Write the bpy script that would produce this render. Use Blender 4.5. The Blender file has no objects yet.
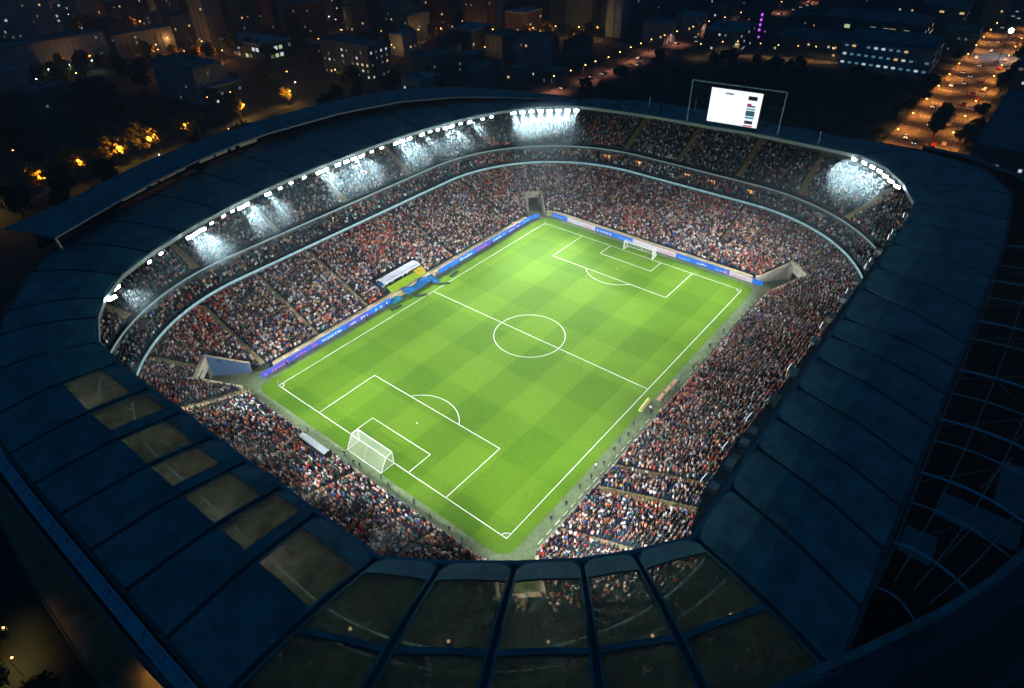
import bpy, math, random
import numpy as np
from mathutils import Vector, Matrix

random.seed(7); rng = np.random.default_rng(7)
scn = bpy.context.scene
# ------------------------------------------------------------------ camera
CAM = Vector((-106.788, -80.020, 97.643))
ROT = Matrix(((0.62356384, 0.47700316, -0.61938366), (-0.78170504, 0.37003552, -0.50200692), (-0.01026493, 0.79720869, 0.60361654)))
F = 642.426
cd = bpy.data.cameras.new('camera'); cam = bpy.data.objects.new('camera', cd); scn.collection.objects.link(cam)
cam.matrix_world = Matrix.Translation(CAM) @ ROT.to_4x4()
cd.sensor_width = 36; cd.lens = F / 1024 * 36; cd.clip_start = 0.5; cd.clip_end = 6000
scn.camera = cam
# ------------------------------------------------------------------ world: night sky
w = bpy.data.worlds.new('World'); scn.world = w; w.use_nodes = True
nt = w.node_tree; nt.nodes.clear()
wo = nt.nodes.new('ShaderNodeOutputWorld'); bg = nt.nodes.new('ShaderNodeBackground')
bg.inputs[0].default_value = (0.035, 0.38, 0.95, 1); bg.inputs[1].default_value = 0.08
nt.links.new(bg.outputs[0], wo.inputs[0])
scn.view_settings.view_transform = 'Standard'; scn.view_settings.look = 'None'
scn.view_settings.exposure = 0.0; scn.view_settings.gamma = 1.0
scn.view_settings.use_curve_mapping = False
scn.cycles.use_denoising = True
scn.cycles.max_bounces = 4; scn.cycles.diffuse_bounces = 2; scn.cycles.glossy_bounces = 2
scn.cycles.transmission_bounces = 2; scn.cycles.transparent_max_bounces = 8; scn.cycles.volume_bounces = 0
scn.cycles.sample_clamp_indirect = 4
FLOOD_W = 47000.0

# ------------------------------------------------------------------ helpers
COL = scn.collection
def px(x, y, z=0.0):
    d = ROT.transposed() @ (Vector((x, y, z)) - CAM)
    return 512 + F * d.x / -d.z, 344 - F * d.y / -d.z, -d.z
def seen(x, y, z=0.0, m=8):
    u, v, dd = px(x, y, z)
    return dd > 0 and -m < u < 1024 + m and -m < v < 688 + m

MATS = {}
def mat(name, col, rough=0.8, metal=0.0, noise=0.0, scale=1.0, emit=None, es=0.0, bump=0.0, spec=0.3, stretch=None):
    if name in MATS: return MATS[name]
    m = bpy.data.materials.new(name); m.use_nodes = True; MATS[name] = m
    t = m.node_tree; b = t.nodes['Principled BSDF']
    b.inputs['Base Color'].default_value = (*col, 1); b.inputs['Roughness'].default_value = rough
    b.inputs['Metallic'].default_value = metal; b.inputs['Specular IOR Level'].default_value = spec
    if emit:
        b.inputs['Emission Color'].default_value = (*emit, 1); b.inputs['Emission Strength'].default_value = es
    if noise > 0:
        g = t.nodes.new('ShaderNodeNewGeometry'); mp = t.nodes.new('ShaderNodeMapping')
        if stretch: mp.inputs['Scale'].default_value = stretch
        n = t.nodes.new('ShaderNodeTexNoise'); n.inputs['Scale'].default_value = scale; n.inputs['Detail'].default_value = 5
        n.inputs['Roughness'].default_value = 0.65
        r = t.nodes.new('ShaderNodeValToRGB')
        r.color_ramp.elements[0].position = 0.3; r.color_ramp.elements[1].position = 0.7
        r.color_ramp.elements[0].color = (*[c * (1 - noise) for c in col], 1)
        r.color_ramp.elements[1].color = (*[min(1, c * (1 + noise)) for c in col], 1)
        t.links.new(g.outputs['Position'], mp.inputs[0]); t.links.new(mp.outputs[0], n.inputs['Vector'])
        t.links.new(n.outputs[0], r.inputs[0]); t.links.new(r.outputs[0], b.inputs['Base Color'])
        if bump:
            bp = t.nodes.new('ShaderNodeBump'); bp.inputs['Strength'].default_value = bump; bp.inputs['Distance'].default_value = 0.1
            t.links.new(n.outputs[0], bp.inputs['Height']); t.links.new(bp.outputs[0], b.inputs['Normal'])
    return m

class MB:
    """collects faces for ONE mesh"""
    def __init__(s): s.v = []; s.f = []; s.mi = []
    def quad(s, a, b, c, d, mi=0):
        n = len(s.v); s.v += [a, b, c, d]; s.f.append((n, n + 1, n + 2, n + 3)); s.mi.append(mi)
    def poly(s, pts, mi=0):
        n = len(s.v); s.v += list(pts); s.f.append(tuple(range(n, n + len(pts)))); s.mi.append(mi)
    def box(s, x0, x1, y0, y1, z0, z1, mi=0, M=None):
        P = [(x0, y0, z0), (x1, y0, z0), (x1, y1, z0), (x0, y1, z0), (x0, y0, z1), (x1, y0, z1), (x1, y1, z1), (x0, y1, z1)]
        if M is not None: P = [tuple(M @ Vector(q)) for q in P]
        n = len(s.v); s.v += P
        for f in ((3, 2, 1, 0), (4, 5, 6, 7), (0, 1, 5, 4), (1, 2, 6, 5), (2, 3, 7, 6), (3, 0, 4, 7)):
            s.f.append(tuple(n + k for k in f)); s.mi.append(mi)
    def tube(s, pts, r, n=6, mi=0, r1=None):
        pts = [Vector(p) for p in pts]; rings = []
        for i, p in enumerate(pts):
            d = (pts[min(i + 1, len(pts) - 1)] - pts[max(i - 1, 0)]).normalized()
            up = Vector((0, 0, 1)) if abs(d.z) < 0.9 else Vector((1, 0, 0))
            a = d.cross(up).normalized(); b = a.cross(d)
            rr = r if r1 is None else r + (r1 - r) * i / (len(pts) - 1)
            base = len(s.v); rings.append(base)
            for k in range(n):
                t = 2 * math.pi * k / n
                s.v.append(tuple(p + a * (math.cos(t) * rr) + b * (math.sin(t) * rr)))
        for q in range(len(rings) - 1):
            for k in range(n):
                k2 = (k + 1) % n
                s.f.append((rings[q] + k, rings[q] + k2, rings[q + 1] + k2, rings[q + 1] + k)); s.mi.append(mi)
        s.f.append(tuple(rings[0] + k for k in range(n))[::-1]); s.mi.append(mi)
        s.f.append(tuple(rings[-1] + k for k in range(n))); s.mi.append(mi)
    def ball(s, c, r, mi=0, n=8, m=5, sz=1.0):
        base = len(s.v)
        for j in range(m + 1):
            th = math.pi * j / m
            for k in range(n):
                ph = 2 * math.pi * k / n
                s.v.append((c[0] + r * math.sin(th) * math.cos(ph), c[1] + r * math.sin(th) * math.sin(ph), c[2] + sz * r * math.cos(th)))
        for j in range(m):
            for k in range(n):
                k2 = (k + 1) % n
                s.f.append((base + j * n + k, base + (j + 1) * n + k, base + (j + 1) * n + k2, base + j * n + k2)); s.mi.append(mi)
    def mesh(s, name, mats):
        me = bpy.data.meshes.new(name); me.from_pydata([tuple(v) for v in s.v], [], s.f)
        for m in mats: me.materials.append(m)
        if len(mats) > 1: me.polygons.foreach_set('material_index', s.mi)
        me.update(); return me
    def build(s, name, mats, parent=None, smooth=False):
        if not isinstance(mats, (list, tuple)): mats = [mats]
        me = s.mesh(name, mats)
        if smooth: me.polygons.foreach_set('use_smooth', [True] * len(me.polygons))
        return link(name, me, parent)
def link(name, me, parent=None, loc=None):
    o = bpy.data.objects.new(name, me); COL.objects.link(o)
    if parent: o.parent = parent
    if loc is not None: o.location = loc
    return o
def thing(name, label, cat, loc=(0, 0, 0), rz=0.0, group=None):
    o = bpy.data.objects.new(name, None); COL.objects.link(o); o.empty_display_size = 0.5
    o.location = loc; o.rotation_euler = (0, 0, rz); tag(o, label, cat, group); return o
def tag(o, label, cat, group=None, kind=None):
    if label: o['label'] = label
    if cat: o['category'] = cat
    if group: o['group'] = group
    if kind: o['kind'] = kind
    return o
def struct(o, kind='structure', label=None, cat=None):
    o['kind'] = kind
    if label: o['label'] = label
    if cat: o['category'] = cat
    return o
def copy_thing(root, loc, rz=0.0, sc=1.0):
    c = root.copy(); COL.objects.link(c); c.location = loc; c.rotation_euler = (0, 0, rz); c.scale = (sc, sc, sc)
    for ch in KIDS[root.name]:
        k = ch.copy(); COL.objects.link(k); k.parent = c
        for g in KIDS.get(ch.name, []):
            q = g.copy(); COL.objects.link(q); q.parent = k
    return c
KIDS = {}
ORD = ['first', 'second', 'third', 'fourth', 'fifth', 'sixth', 'seventh', 'eighth', 'ninth', 'tenth']
TEEN = ['eleventh', 'twelfth', 'thirteenth', 'fourteenth', 'fifteenth', 'sixteenth', 'seventeenth', 'eighteenth', 'nineteenth']
TENS = ['', '', 'twenty', 'thirty', 'forty', 'fifty', 'sixty', 'seventy', 'eighty', 'ninety']
def ordn(i):
    n = i + 1
    if n <= 10: return ORD[i]
    if n < 20: return TEEN[n - 11]
    if n < 100: return TENS[n // 10][:-1] + 'ieth' if n % 10 == 0 else TENS[n // 10] + '-' + ORD[n % 10 - 1]
    return 'hundredth' if n == 100 else 'hundred-and-' + ordn(n - 101)
def order_labels(objs, fmt, h=0.0):
    """fmt has {o}: ordinal from the left of the picture"""
    objs = sorted(objs, key=lambda o: px(o.location.x, o.location.y, o.location.z + h)[0])
    for i, o in enumerate(objs): o['label'] = fmt.replace('{o}', ordn(i))

# ------------------------------------------------------------------ materials
M_roof = mat('roof sheet', (0.055, 0.22, 0.235), 0.5, 0.3, 0.42, 0.3, bump=0.15, spec=0.4)
M_beam = mat('roof beam', (0.022, 0.085, 0.095), 0.7)
M_rim = mat('roof rim metal', (0.30, 0.36, 0.36), 0.5, 0.3)
M_blue = mat('blue steel', (0.10, 0.42, 0.55), 0.45, 0.3, 0.2, 0.8)
M_conc = mat('concrete', (0.16, 0.165, 0.16), 0.9, 0, 0.25, 0.6)
M_dark = mat('dark interior', (0.025, 0.028, 0.03), 0.9)
M_tan = mat('tan concrete', (0.60, 0.48, 0.30), 0.85, 0, 0.2, 1.5)
M_stair = mat('yellow edged stairs', (0.34, 0.27, 0.13), 0.9, 0, 0.4, 3.0)
M_seat = mat('dark blue seats', (0.03, 0.055, 0.07), 0.6, 0, 0.5, 1.2)
M_white = mat('white paint', (0.8, 0.8, 0.8), 0.6)
M_lamp = mat('floodlight glass', (1, 1, 1), 0.3, emit=(0.86, 0.96, 1.0), es=60)
M_steel = mat('grey steel', (0.25, 0.27, 0.28), 0.5, 0.5)
M_black = mat('black paint', (0.015, 0.015, 0.018), 0.6)
M_warm = mat('warm doorway light', (0.8, 0.5, 0.25), 0.6, emit=(1.0, 0.42, 0.12), es=1.6)
M_cream = mat('warm strip light', (0.8, 0.6, 0.3), 0.6, emit=(1.0, 0.62, 0.22), es=0.8)
M_apron = mat('grey green apron turf', (0.15, 0.20, 0.095), 0.95, 0, 0.3, 0.9)
M_net = None

def led_mat(name, col, es):
    m = mat(name, (0.35, 0.5, 0.52), 0.5, emit=col, es=es); t = m.node_tree; b = t.nodes['Principled BSDF']
    g = t.nodes.new('ShaderNodeNewGeometry'); n = t.nodes.new('ShaderNodeTexNoise'); n.inputs['Scale'].default_value = 0.7; n.inputs['Detail'].default_value = 5; n.inputs['Roughness'].default_value = 0.8
    r = t.nodes.new('ShaderNodeMapRange'); r.inputs[1].default_value = 0.35; r.inputs[2].default_value = 0.65; r.inputs[3].default_value = es * 0.25; r.inputs[4].default_value = es * 1.7
    t.links.new(g.outputs['Position'], n.inputs['Vector']); t.links.new(n.outputs[0], r.inputs[0]); t.links.new(r.outputs[0], b.inputs['Emission Strength']); return m
def glass_mat(tr=(0.20, 0.30, 0.28, 1)):
    m = bpy.data.materials.new('smoked skylight glass'); m.use_nodes = True; t = m.node_tree; t.nodes.clear()
    N = lambda k: t.nodes.new(k); L = t.links.new
    o = N('ShaderNodeOutputMaterial'); a = N('ShaderNodeBsdfTransparent'); b = N('ShaderNodeBsdfPrincipled'); c = N('ShaderNodeBsdfTranslucent')
    a.inputs[0].default_value = (0.55, 0.52, 0.42, 1); c.inputs[0].default_value = tr
    b.inputs['Base Color'].default_value = (0.035, 0.10, 0.10, 1); b.inputs['Roughness'].default_value = 0.3
    g = N('ShaderNodeNewGeometry'); n = N('ShaderNodeTexNoise'); n.inputs['Scale'].default_value = 0.35; n.inputs['Detail'].default_value = 7; n.inputs['Roughness'].default_value = .7
    r = N('ShaderNodeMapRange'); r.inputs[1].default_value = 0.35; r.inputs[2].default_value = 0.65; r.inputs[3].default_value = 0.35; r.inputs[4].default_value = 0.9
    L(g.outputs['Position'], n.inputs['Vector']); L(n.outputs[0], r.inputs[0])
    m0 = N('ShaderNodeMixShader'); L(r.outputs[0], m0.inputs[0]); L(a.outputs[0], m0.inputs[1]); L(c.outputs[0], m0.inputs[2])
    m1 = N('ShaderNodeMixShader'); m1.inputs[0].default_value = .25; L(m0.outputs[0], m1.inputs[1]); L(b.outputs[0], m1.inputs[2]); L(m1.outputs[0], o.inputs[0])
    return m
M_glass = glass_mat(); M_glass_beige = glass_mat((0.50, 0.52, 0.48, 1))
M_led = led_mat('led ribbon', (0.35, 0.78, 0.85), 0.27)

# ------------------------------------------------------------------ ground
g = MB(); g.quad((-700, -500, -0.35), (1600, -500, -0.35), (1600, 1600, -0.35), (-700, 1600, -0.35))
M_ground = mat('city ground', (0.022, 0.03, 0.028), 0.95, 0, 0.6, 0.03)
ground = g.build('ground', M_ground); struct(ground)

def pitch_mat():
    m = bpy.data.materials.new('mown turf'); m.use_nodes = True; t = m.node_tree; b = t.nodes['Principled BSDF']
    N = lambda k: t.nodes.new(k); L = t.links.new
    g = N('ShaderNodeNewGeometry'); sx = N('ShaderNodeSeparateXYZ')
    n0 = N('ShaderNodeTexNoise'); n0.inputs['Scale'].default_value = 0.35; n0.inputs['Detail'].default_value = 4
    L(g.outputs['Position'], n0.inputs['Vector'])
    add = N('ShaderNodeVectorMath'); add.operation = 'MULTIPLY_ADD'
    L(n0.outputs['Color'], add.inputs[0]); add.inputs[1].default_value = (0.5, 0.5, 0); L(g.outputs['Position'], add.inputs[2]); L(add.outputs[0], sx.inputs[0])
    def band(sock, period, soft, off):
        a = N('ShaderNodeMath'); a.operation = 'MULTIPLY_ADD'; L(sock, a.inputs[0]); a.inputs[1].default_value = 2 * math.pi / period; a.inputs[2].default_value = off
        s = N('ShaderNodeMath'); s.operation = 'SINE'; L(a.outputs[0], s.inputs[0])
        r = N('ShaderNodeMapRange'); L(s.outputs[0], r.inputs[0]); r.inputs[1].default_value = -soft; r.inputs[2].default_value = soft
        return r.outputs[0]
    bx = band(sx.outputs['X'], 23.0, 0.10, 0.9); by = band(sx.outputs['Y'], 17.0, 0.08, 1.2)
    m1 = N('ShaderNodeMath'); m1.operation = 'MULTIPLY'; L(bx, m1.inputs[0]); m1.inputs[1].default_value = 0.45
    m2 = N('ShaderNodeMath'); m2.operation = 'MULTIPLY_ADD'; L(by, m2.inputs[0]); m2.inputs[1].default_value = 0.60; L(m1.outputs[0], m2.inputs[2])
    n1 = N('ShaderNodeTexNoise'); n1.inputs['Scale'].default_value = 0.09; n1.inputs['Detail'].default_value = 6; n1.inputs['Roughness'].default_value = 0.7
    L(g.outputs['Position'], n1.inputs['Vector'])
    m3 = N('ShaderNodeMath'); m3.operation = 'MULTIPLY_ADD'; L(n1.outputs[0], m3.inputs[0]); m3.inputs[1].default_value = 1.1; L(m2.outputs[0], m3.inputs[2])
    m4 = N('ShaderNodeMapRange'); L(m3.outputs[0], m4.inputs[0]); m4.inputs[1].default_value = 0.3; m4.inputs[2].default_value = 1.8
    cr = N('ShaderNodeValToRGB'); L(m4.outputs[0], cr.inputs[0])
    e = cr.color_ramp.elements; e[0].color = (0.060, 0.150, 0.0010, 1); e[1].color = (0.120, 0.240, 0.008, 1)
    n2 = N('ShaderNodeTexNoise'); n2.inputs['Scale'].default_value = 1.6; n2.inputs['Detail'].default_value = 8; L(g.outputs['Position'], n2.inputs['Vector'])
    hs = N('ShaderNodeHueSaturation'); L(cr.outputs[0], hs.inputs['Color'])
    r2 = N('ShaderNodeMapRange'); L(n2.outputs[0], r2.inputs[0]); r2.inputs[1].default_value = 0.25; r2.inputs[2].default_value = 0.75; r2.inputs[3].default_value = 0.88; r2.inputs[4].default_value = 1.12
    L(r2.outputs[0], hs.inputs['Value']); L(hs.outputs[0], b.inputs['Base Color'])
    b.inputs['Roughness'].default_value = 0.9; b.inputs['Specular IOR Level'].default_value = 0.15
    return m
def rrect(hx, hy, r, n=8):
    out = []
    for cx, cy, a0 in ((hx - r, hy - r, 0), (-hx + r, hy - r, 90), (-hx + r, -hy + r, 180), (hx - r, -hy + r, 270)):
        for k in range(n + 1):
            a = math.radians(a0 + 90 * k / n); out.append((cx + r * math.cos(a), cy + r * math.sin(a)))
    return out
g = MB(); g.poly([(x, y, -0.01) for x, y in rrect(62, 44, 8)]); struct(g.build('apron', M_apron))
g = MB(); g.poly([(x, y + .35, 0.0) for x, y in rrect(56.2, 37.2, 3.2)]); pitch = struct(g.build('pitch', pitch_mat()))
# white markings: one painted sheet
def markings():
    g = MB(); z = 0.006; lw = 0.068
    def ln(x0, y0, x1, y1):
        d = Vector((x1 - x0, y1 - y0, 0)).normalized(); n = Vector((-d.y, d.x, 0)) * lw; e = d * lw
        a = Vector((x0, y0, z)) - e; b = Vector((x1, y1, z)) + e
        g.quad(tuple(a - n), tuple(b - n), tuple(b + n), tuple(a + n))
    def arc(cx, cy, r, a0, a1, n=48):
        for k in range(n):
            t0 = math.radians(a0 + (a1 - a0) * k / n); t1 = math.radians(a0 + (a1 - a0) * (k + 1) / n)
            p = [(cx + (r + s) * math.cos(t), cy + (r + s) * math.sin(t), z + 0.004) for t, s in ((t0, -lw), (t0, lw), (t1, lw), (t1, -lw))]
            g.quad(*p[::-1])
    X, Y = 52.5, 34.2
    ln(-X, -Y, X, -Y); ln(-X, Y, X, Y)
    for x in (-X, X):
        s = 1 if x < 0 else -1
        ln(x, -Y, x, Y)
        ln(x, -19.2, x + s * 16.3, -19.2); ln(x, 19.3, x + s * 16.3, 19.3); ln(x + s * 16.3, -19.2, x + s * 16.3, 19.3)
        ln(x, -9.0, x + s * 6.2, -9.0); ln(x, 8.6, x + s * 6.2, 8.6); ln(x + s * 6.2, -9.0, x + s * 6.2, 8.6)
        c = x + s * 11; aa = math.degrees(math.acos(5.3 / 9.15))
        if s > 0: arc(c, -0.3, 9.15, -aa, aa)
        else: arc(c, -0.3, 9.15, 180 - aa, 180 + aa)
        arc(c, -0.3, 0.1, 0, 360, 10)
    ln(-0.9, -Y, -0.9, Y); arc(-0.9, 0, 9.15, 0, 360, 96); arc(-0.9, 0, 0.12, 0, 360, 10)
    for cx, cy, a in ((-X, -Y, 0), (X, -Y, 90), (X, Y, 180), (-X, Y, 270)): arc(cx, cy, 1.2, a, a + 90, 12)
    return g
M_line = mat('line paint', (0.82, 0.86, 0.78), 0.8)
struct(markings().build('pitch_markings', M_line))

# ------------------------------------------------------------------ stadium bowl
HX, HY = 59.5, 41.0
def rad(d): return 8 + 40 * min(d / 27.0, 1) + max(0, d - 27) * 1.0
NX, NY, NC = 44, 24, 26
def ring(d):
    hx, hy, r = HX + d, HY + d, rad(d); out = []
    segs = (((hx, -hy + r), (hx, hy - r), NY), ('c', (hx - r, hy - r), 0), ((hx - r, hy), (-hx + r, hy), NX), ('c', (-hx + r, hy - r), 90),
            ((-hx, hy - r), (-hx, -hy + r), NY), ('c', (-hx + r, -hy + r), 180), ((-hx + r, -hy), (hx - r, -hy), NX), ('c', (hx - r, -hy + r), 270))
    for s in segs:
        if s[0] == 'c':
            for k in range(NC):
                a = math.radians(s[2] + 90 * k / NC); out.append((s[1][0] + r * math.cos(a), s[1][1] + r * math.sin(a)))
        else:
            for k in range(s[2]):
                t = k / s[2]; out.append((s[0][0] * (1 - t) + s[1][0] * t, s[0][1] * (1 - t) + s[1][1] * t))
    return np.array(out)
def inside(x, y, d):
    hx, hy, r = HX + d, HY + d, rad_v(d)
    ax, ay = np.abs(x), np.abs(y); qx, qy = ax - (hx - r), ay - (hy - r)
    return np.where((qx > 0) & (qy > 0), np.hypot(np.maximum(qx, 0), np.maximum(qy, 0)) <= r, (ax <= hx) & (ay <= hy))
def rad_v(d): return 8 + 40 * np.minimum(d / 27.0, 1) + np.maximum(0, d - 27)
def dfun(x, y):
    x = np.asarray(x, float); y = np.asarray(y, float); lo = np.full(x.shape, -3.0); hi = np.full(x.shape, 70.0)
    for _ in range(18):
        mid = (lo + hi) / 2; ins = inside(x, y, mid); hi = np.where(ins, mid, hi); lo = np.where(ins, lo, mid)
    return (lo + hi) / 2
def zlow(d): return 1.4 + 0.30 * d
TIERS = [  # d0, d1, z0, slope, row depth
    (0.0, 25.6, 1.4, 0.30, 0.80), (25.6, 30.0, 11.3, 0.45, 0.88), (30.4, 45.2, 15.6, 0.55, 0.82)]
GATES = [(-58.4, 42.8, 135, 4.0, 6.0), (57.4, 42.0, 45, 2.8, 5.0), (58.5, -40.5, -38, 3.8, 7.0), (-58, -41, 225, 3.6, 5.5)]
def in_gate(x, y, pad=0.0):
    res = np.zeros(np.shape(x), bool)
    for gx, gy, a, hw, ln_ in GATES:
        ca, sa = math.cos(math.radians(a)), math.sin(math.radians(a))
        u = (x - gx) * ca + (y - gy) * sa; v = -(x - gx) * sa + (y - gy) * ca
        res |= (u > -9) & (u < ln_ + pad) & (np.abs(v) < hw + pad)
    return res

stadium = thing('stadium', 'rounded rectangular football stadium with dark blue roof ring round a floodlit pitch', 'stadium')
def tier_mesh(d0, d1, z0, sl, rd, cut=False):
    g = MB(); n = int(round((d1 - d0) / rd)); rd = (d1 - d0) / n
    for k in range(n):
        a = ring(d0 + k * rd); b = ring(d0 + (k + 1) * rd); z = z0 + sl * (k * rd); zn = z0 + sl * ((k + 1) * rd)
        m = len(a)
        mid = (a + np.roll(a, -1, 0) + b + np.roll(b, -1, 0)) / 4
        skip = in_gate(mid[:, 0], mid[:, 1]) if cut else np.zeros(m, bool)
        for i in range(m):
            if skip[i]: continue
            j = (i + 1) % m
            g.quad((*a[i], z), (*a[j], z), (*b[j], z), (*b[i], z))          # tread
            g.quad((*b[i], z), (*b[j], z), (*b[j], zn), (*b[i], zn))        # riser
    return g
tiers = []
for (nm, T, cut) in (('lower_stand', TIERS[0], True), ('club_tier', TIERS[1], False), ('upper_stand', TIERS[2], False)):
    tiers.append(tier_mesh(*T, cut).build(nm, M_seat, stadium))
# front wall of the lower bowl (tan parapet), fascias, back wall
def band_wall(d, z0, z1, th, cut=False):
    g = MB(); a = ring(d); b = ring(d + th); m = len(a); mid = (a + np.roll(a, -1, 0)) / 2
    sk = in_gate(mid[:, 0], mid[:, 1], 0.4) if cut else np.zeros(m, bool)
    for i in range(m):
        if sk[i]: continue
        j = (i + 1) % m
        g.quad((*a[j], z0), (*a[i], z0), (*a[i], z1), (*a[j], z1)); g.quad((*a[j], z1), (*a[i], z1), (*b[i], z1), (*b[j], z1))
        g.quad((*b[i], z0), (*b[j], z0), (*b[j], z1), (*b[i], z1))
    return g
for fw, near_side in ((band_wall(-1.25, -0.05, 1.7, 1.2, True), False), (band_wall(-0.4, -0.05, 1.7, .35, True), True)):
  runs = [[]]
  nf_ = len(fw.f) // 3
  for q in range(nf_):                                       # one object per stretch between two gates
    if q and (Vector(fw.v[12 * q]) - Vector(fw.v[12 * (q - 1) + 1])).length > 3 and (Vector(fw.v[12 * q + 1]) - Vector(fw.v[12 * (q - 1)])).length > 0.01: runs.append([])
    runs[-1].append(q)
  if len(runs) > 4: runs[0] = runs.pop() + runs[0]
  for R_ in runs:
    g = MB()
    for q in R_:
        for e in range(3): g.quad(*fw.v[12 * q + 4 * e:12 * q + 4 * e + 4])
    mx_ = sum(v[0] for v in g.v) / len(g.v); my_ = sum(v[1] for v in g.v) / len(g.v); ns = not (mx_ > 30 or my_ > 20)
    if ns == near_side: g.build('front_wall', mat('grey parapet', (.34, .31, .25), .9, 0, .45, 2.5) if ns else M_tan, stadium)
band_wall(24.9, 10.15, 10.55, 0.9).build('balcony_edge', M_conc, stadium)
band_wall(24.75, 10.57, 11.2, 0.12).build('led_ribbon', M_led, stadium)
band_wall(30.0, 13.3, 14.75, 0.5).build('balcony_edge', M_conc, stadium)
M_led2 = led_mat('upper led ribbon', (0.4, 0.72, 0.78), 0.09)
band_wall(29.85, 14.78, 15.2, 0.12).build('led_ribbon', M_led2, stadium)
# glass balustrade of club tier underside slab
g = MB()
a = ring(25.0); b = ring(30.2); c = ring(45.3)
for i in range(len(a)):
    j = (i + 1) % len(a)
    g.quad((*a[i], 10.1), (*b[i], 10.1), (*b[j], 10.1), (*a[j], 10.1)); g.quad((*b[i], 10.1), (*c[i], 22.6), (*c[j], 22.6), (*b[j], 10.1))
g.build('stand_soffit', M_dark, stadium)
band_wall(45.3, 22.0, 27.3, 0.4).build('back_wall', M_conc, stadium)
g = MB(); a = ring(45.25); m = len(a)
for i in range(0, m):                                       # warm lit strip at the back of the far stand
    x, y = a[i]; j = (i + 1) % m
    if x > 40 and y > 25 and i % 3: g = MB(); g.quad((*a[j], 24.6), (*a[i], 24.6), (*a[i], 25.7), (*a[j], 25.7)); g.build('lit_opening', M_cream, stadium)
# catwalk hung inside the south rim
g = MB(); cw_ = [(-50, -64.6), (-43, -63.2), (-33, -62.9), (-22, -63.4), (-5, -64.0), (14, -64.3), (36, -64.6), (52, -65.0)]
for k in range(len(cw_) - 1):
    a, b = cw_[k], cw_[k + 1]
    for z0, z1, o0, o1 in ((24.6, 24.75, 0, -2.2), (24.75, 25.7, 0, -.06)): g.poly([(a[0], a[1] + o0, z1), (a[0], a[1] + o1, z1), (b[0], b[1] + o1, z1), (b[0], b[1] + o0, z1)]); g.poly([(a[0], a[1] + o0, z0), (b[0], b[1] + o0, z0), (b[0], b[1] + o0, z1), (a[0], a[1] + o0, z1)])
g.build('catwalk', mat('catwalk grating', (.22, .27, .26), .7, .3, .5, 2.5), stadium)
r_ = random.Random(3)
for k, x in enumerate((-41.5, -36, -34.5, -30.5, -27, -18, -9, 3, 12, 21, 30, 38, 47)):
    g = MB(); y = -64.0; w_ = r_.uniform(.5, 1.5); g.box(x - w_, x + w_, y - .6, y + .7, 24.78, 24.9 + r_.uniform(.4, 1.2)); g.box(x - w_ * .8, x + w_ * .8, y + .7, y + .8, 24.9, 25.3); g.build('equipment_case', mat('grey case', (.55, .56, .54), .7) if k % 3 != 2 else mat('cream case', (.5, .44, .3), .7), stadium)
# concourse lamps under the near roof
M_bulb = mat('concourse lamp', (1, .8, .5), .4, emit=(1, .72, .4), es=2)
g = MB(); g.ball((0, 0, 0), .22, n=8, m=5); LB = g.mesh('concourse_lamp', [M_bulb])
for k, (x, y) in enumerate(((-90, 33), (-91, 21), (-91, 9), (-91, -3), (-91, -15), (-91, -27), (-88, -40), (-82, -50), (-75, -59), (-67, -68), (-59, -74))):
    o = link('concourse_lamp', LB, stadium, (x, y, 26.2)); ld = bpy.data.lights.new('concourse_light', 'POINT'); ld.energy = (100, 90, 60, 60, 90, 110, 22, 8, 40, 10, 5)[k]; ld.color = (1, .88, .72); ld.shadow_soft_size = .3
    l_ = bpy.data.objects.new('concourse_light', ld); COL.objects.link(l_); l_.parent = stadium; l_.location = (x, y, 25.8)
# ------------------------------------------------------------------ aisles
AISLES = []   # x0,y0,dx,dy,width,tier
for x, w_ in ((-51, .6), (-35.5, .5), (-19, .5), (15, .35), (44, .35)): AISLES.append((x, 41, 0.06 if x > -50 else 0, 1, w_, 0))
for x, w_ in ((-46, .35), (-34, .8), (-27, .5), (10, .35), (40, .35)): AISLES.append((x, -41, 0.12, -1, w_, 0))
for y in (-20, 22): AISLES.append((59.5, y, 1, 0, 0.3, 0))
for y in (-24, -2, 18, 36.5): AISLES.append((-59.5, y, -1, 0, 0.3 if y < 36 else 0.95, 0))
for gx, gy, a, hw, l in GATES:
    ca, sa = math.cos(math.radians(a)), math.sin(math.radians(a))
    AISLES.append((gx + ca * l, gy + sa * l, ca, sa, 0.9 if gx < 0 < gy else .4, 0))
for x in (-46, -22, 2, 28):
    AISLES.append((x, 60, 0.08 * x / 50, 1, 0.9, 2))
for y in (-34, -14, 7, 27): AISLES.append((75, y, 1, 0, 0.9, 2))
for a in (125, 150, -35): AISLES.append((math.cos(math.radians(a)) * 30 + (38 if abs(a) < 90 else -38), math.sin(math.radians(a)) * 30 + (20 if a > 0 else -20), math.cos(math.radians(a)), math.sin(math.radians(a)), 1.1, 2))
M_stair2 = mat('upper tier stairs', (0.30, 0.21, 0.09), 0.9, 0, 0.4, 2.0)
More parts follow.
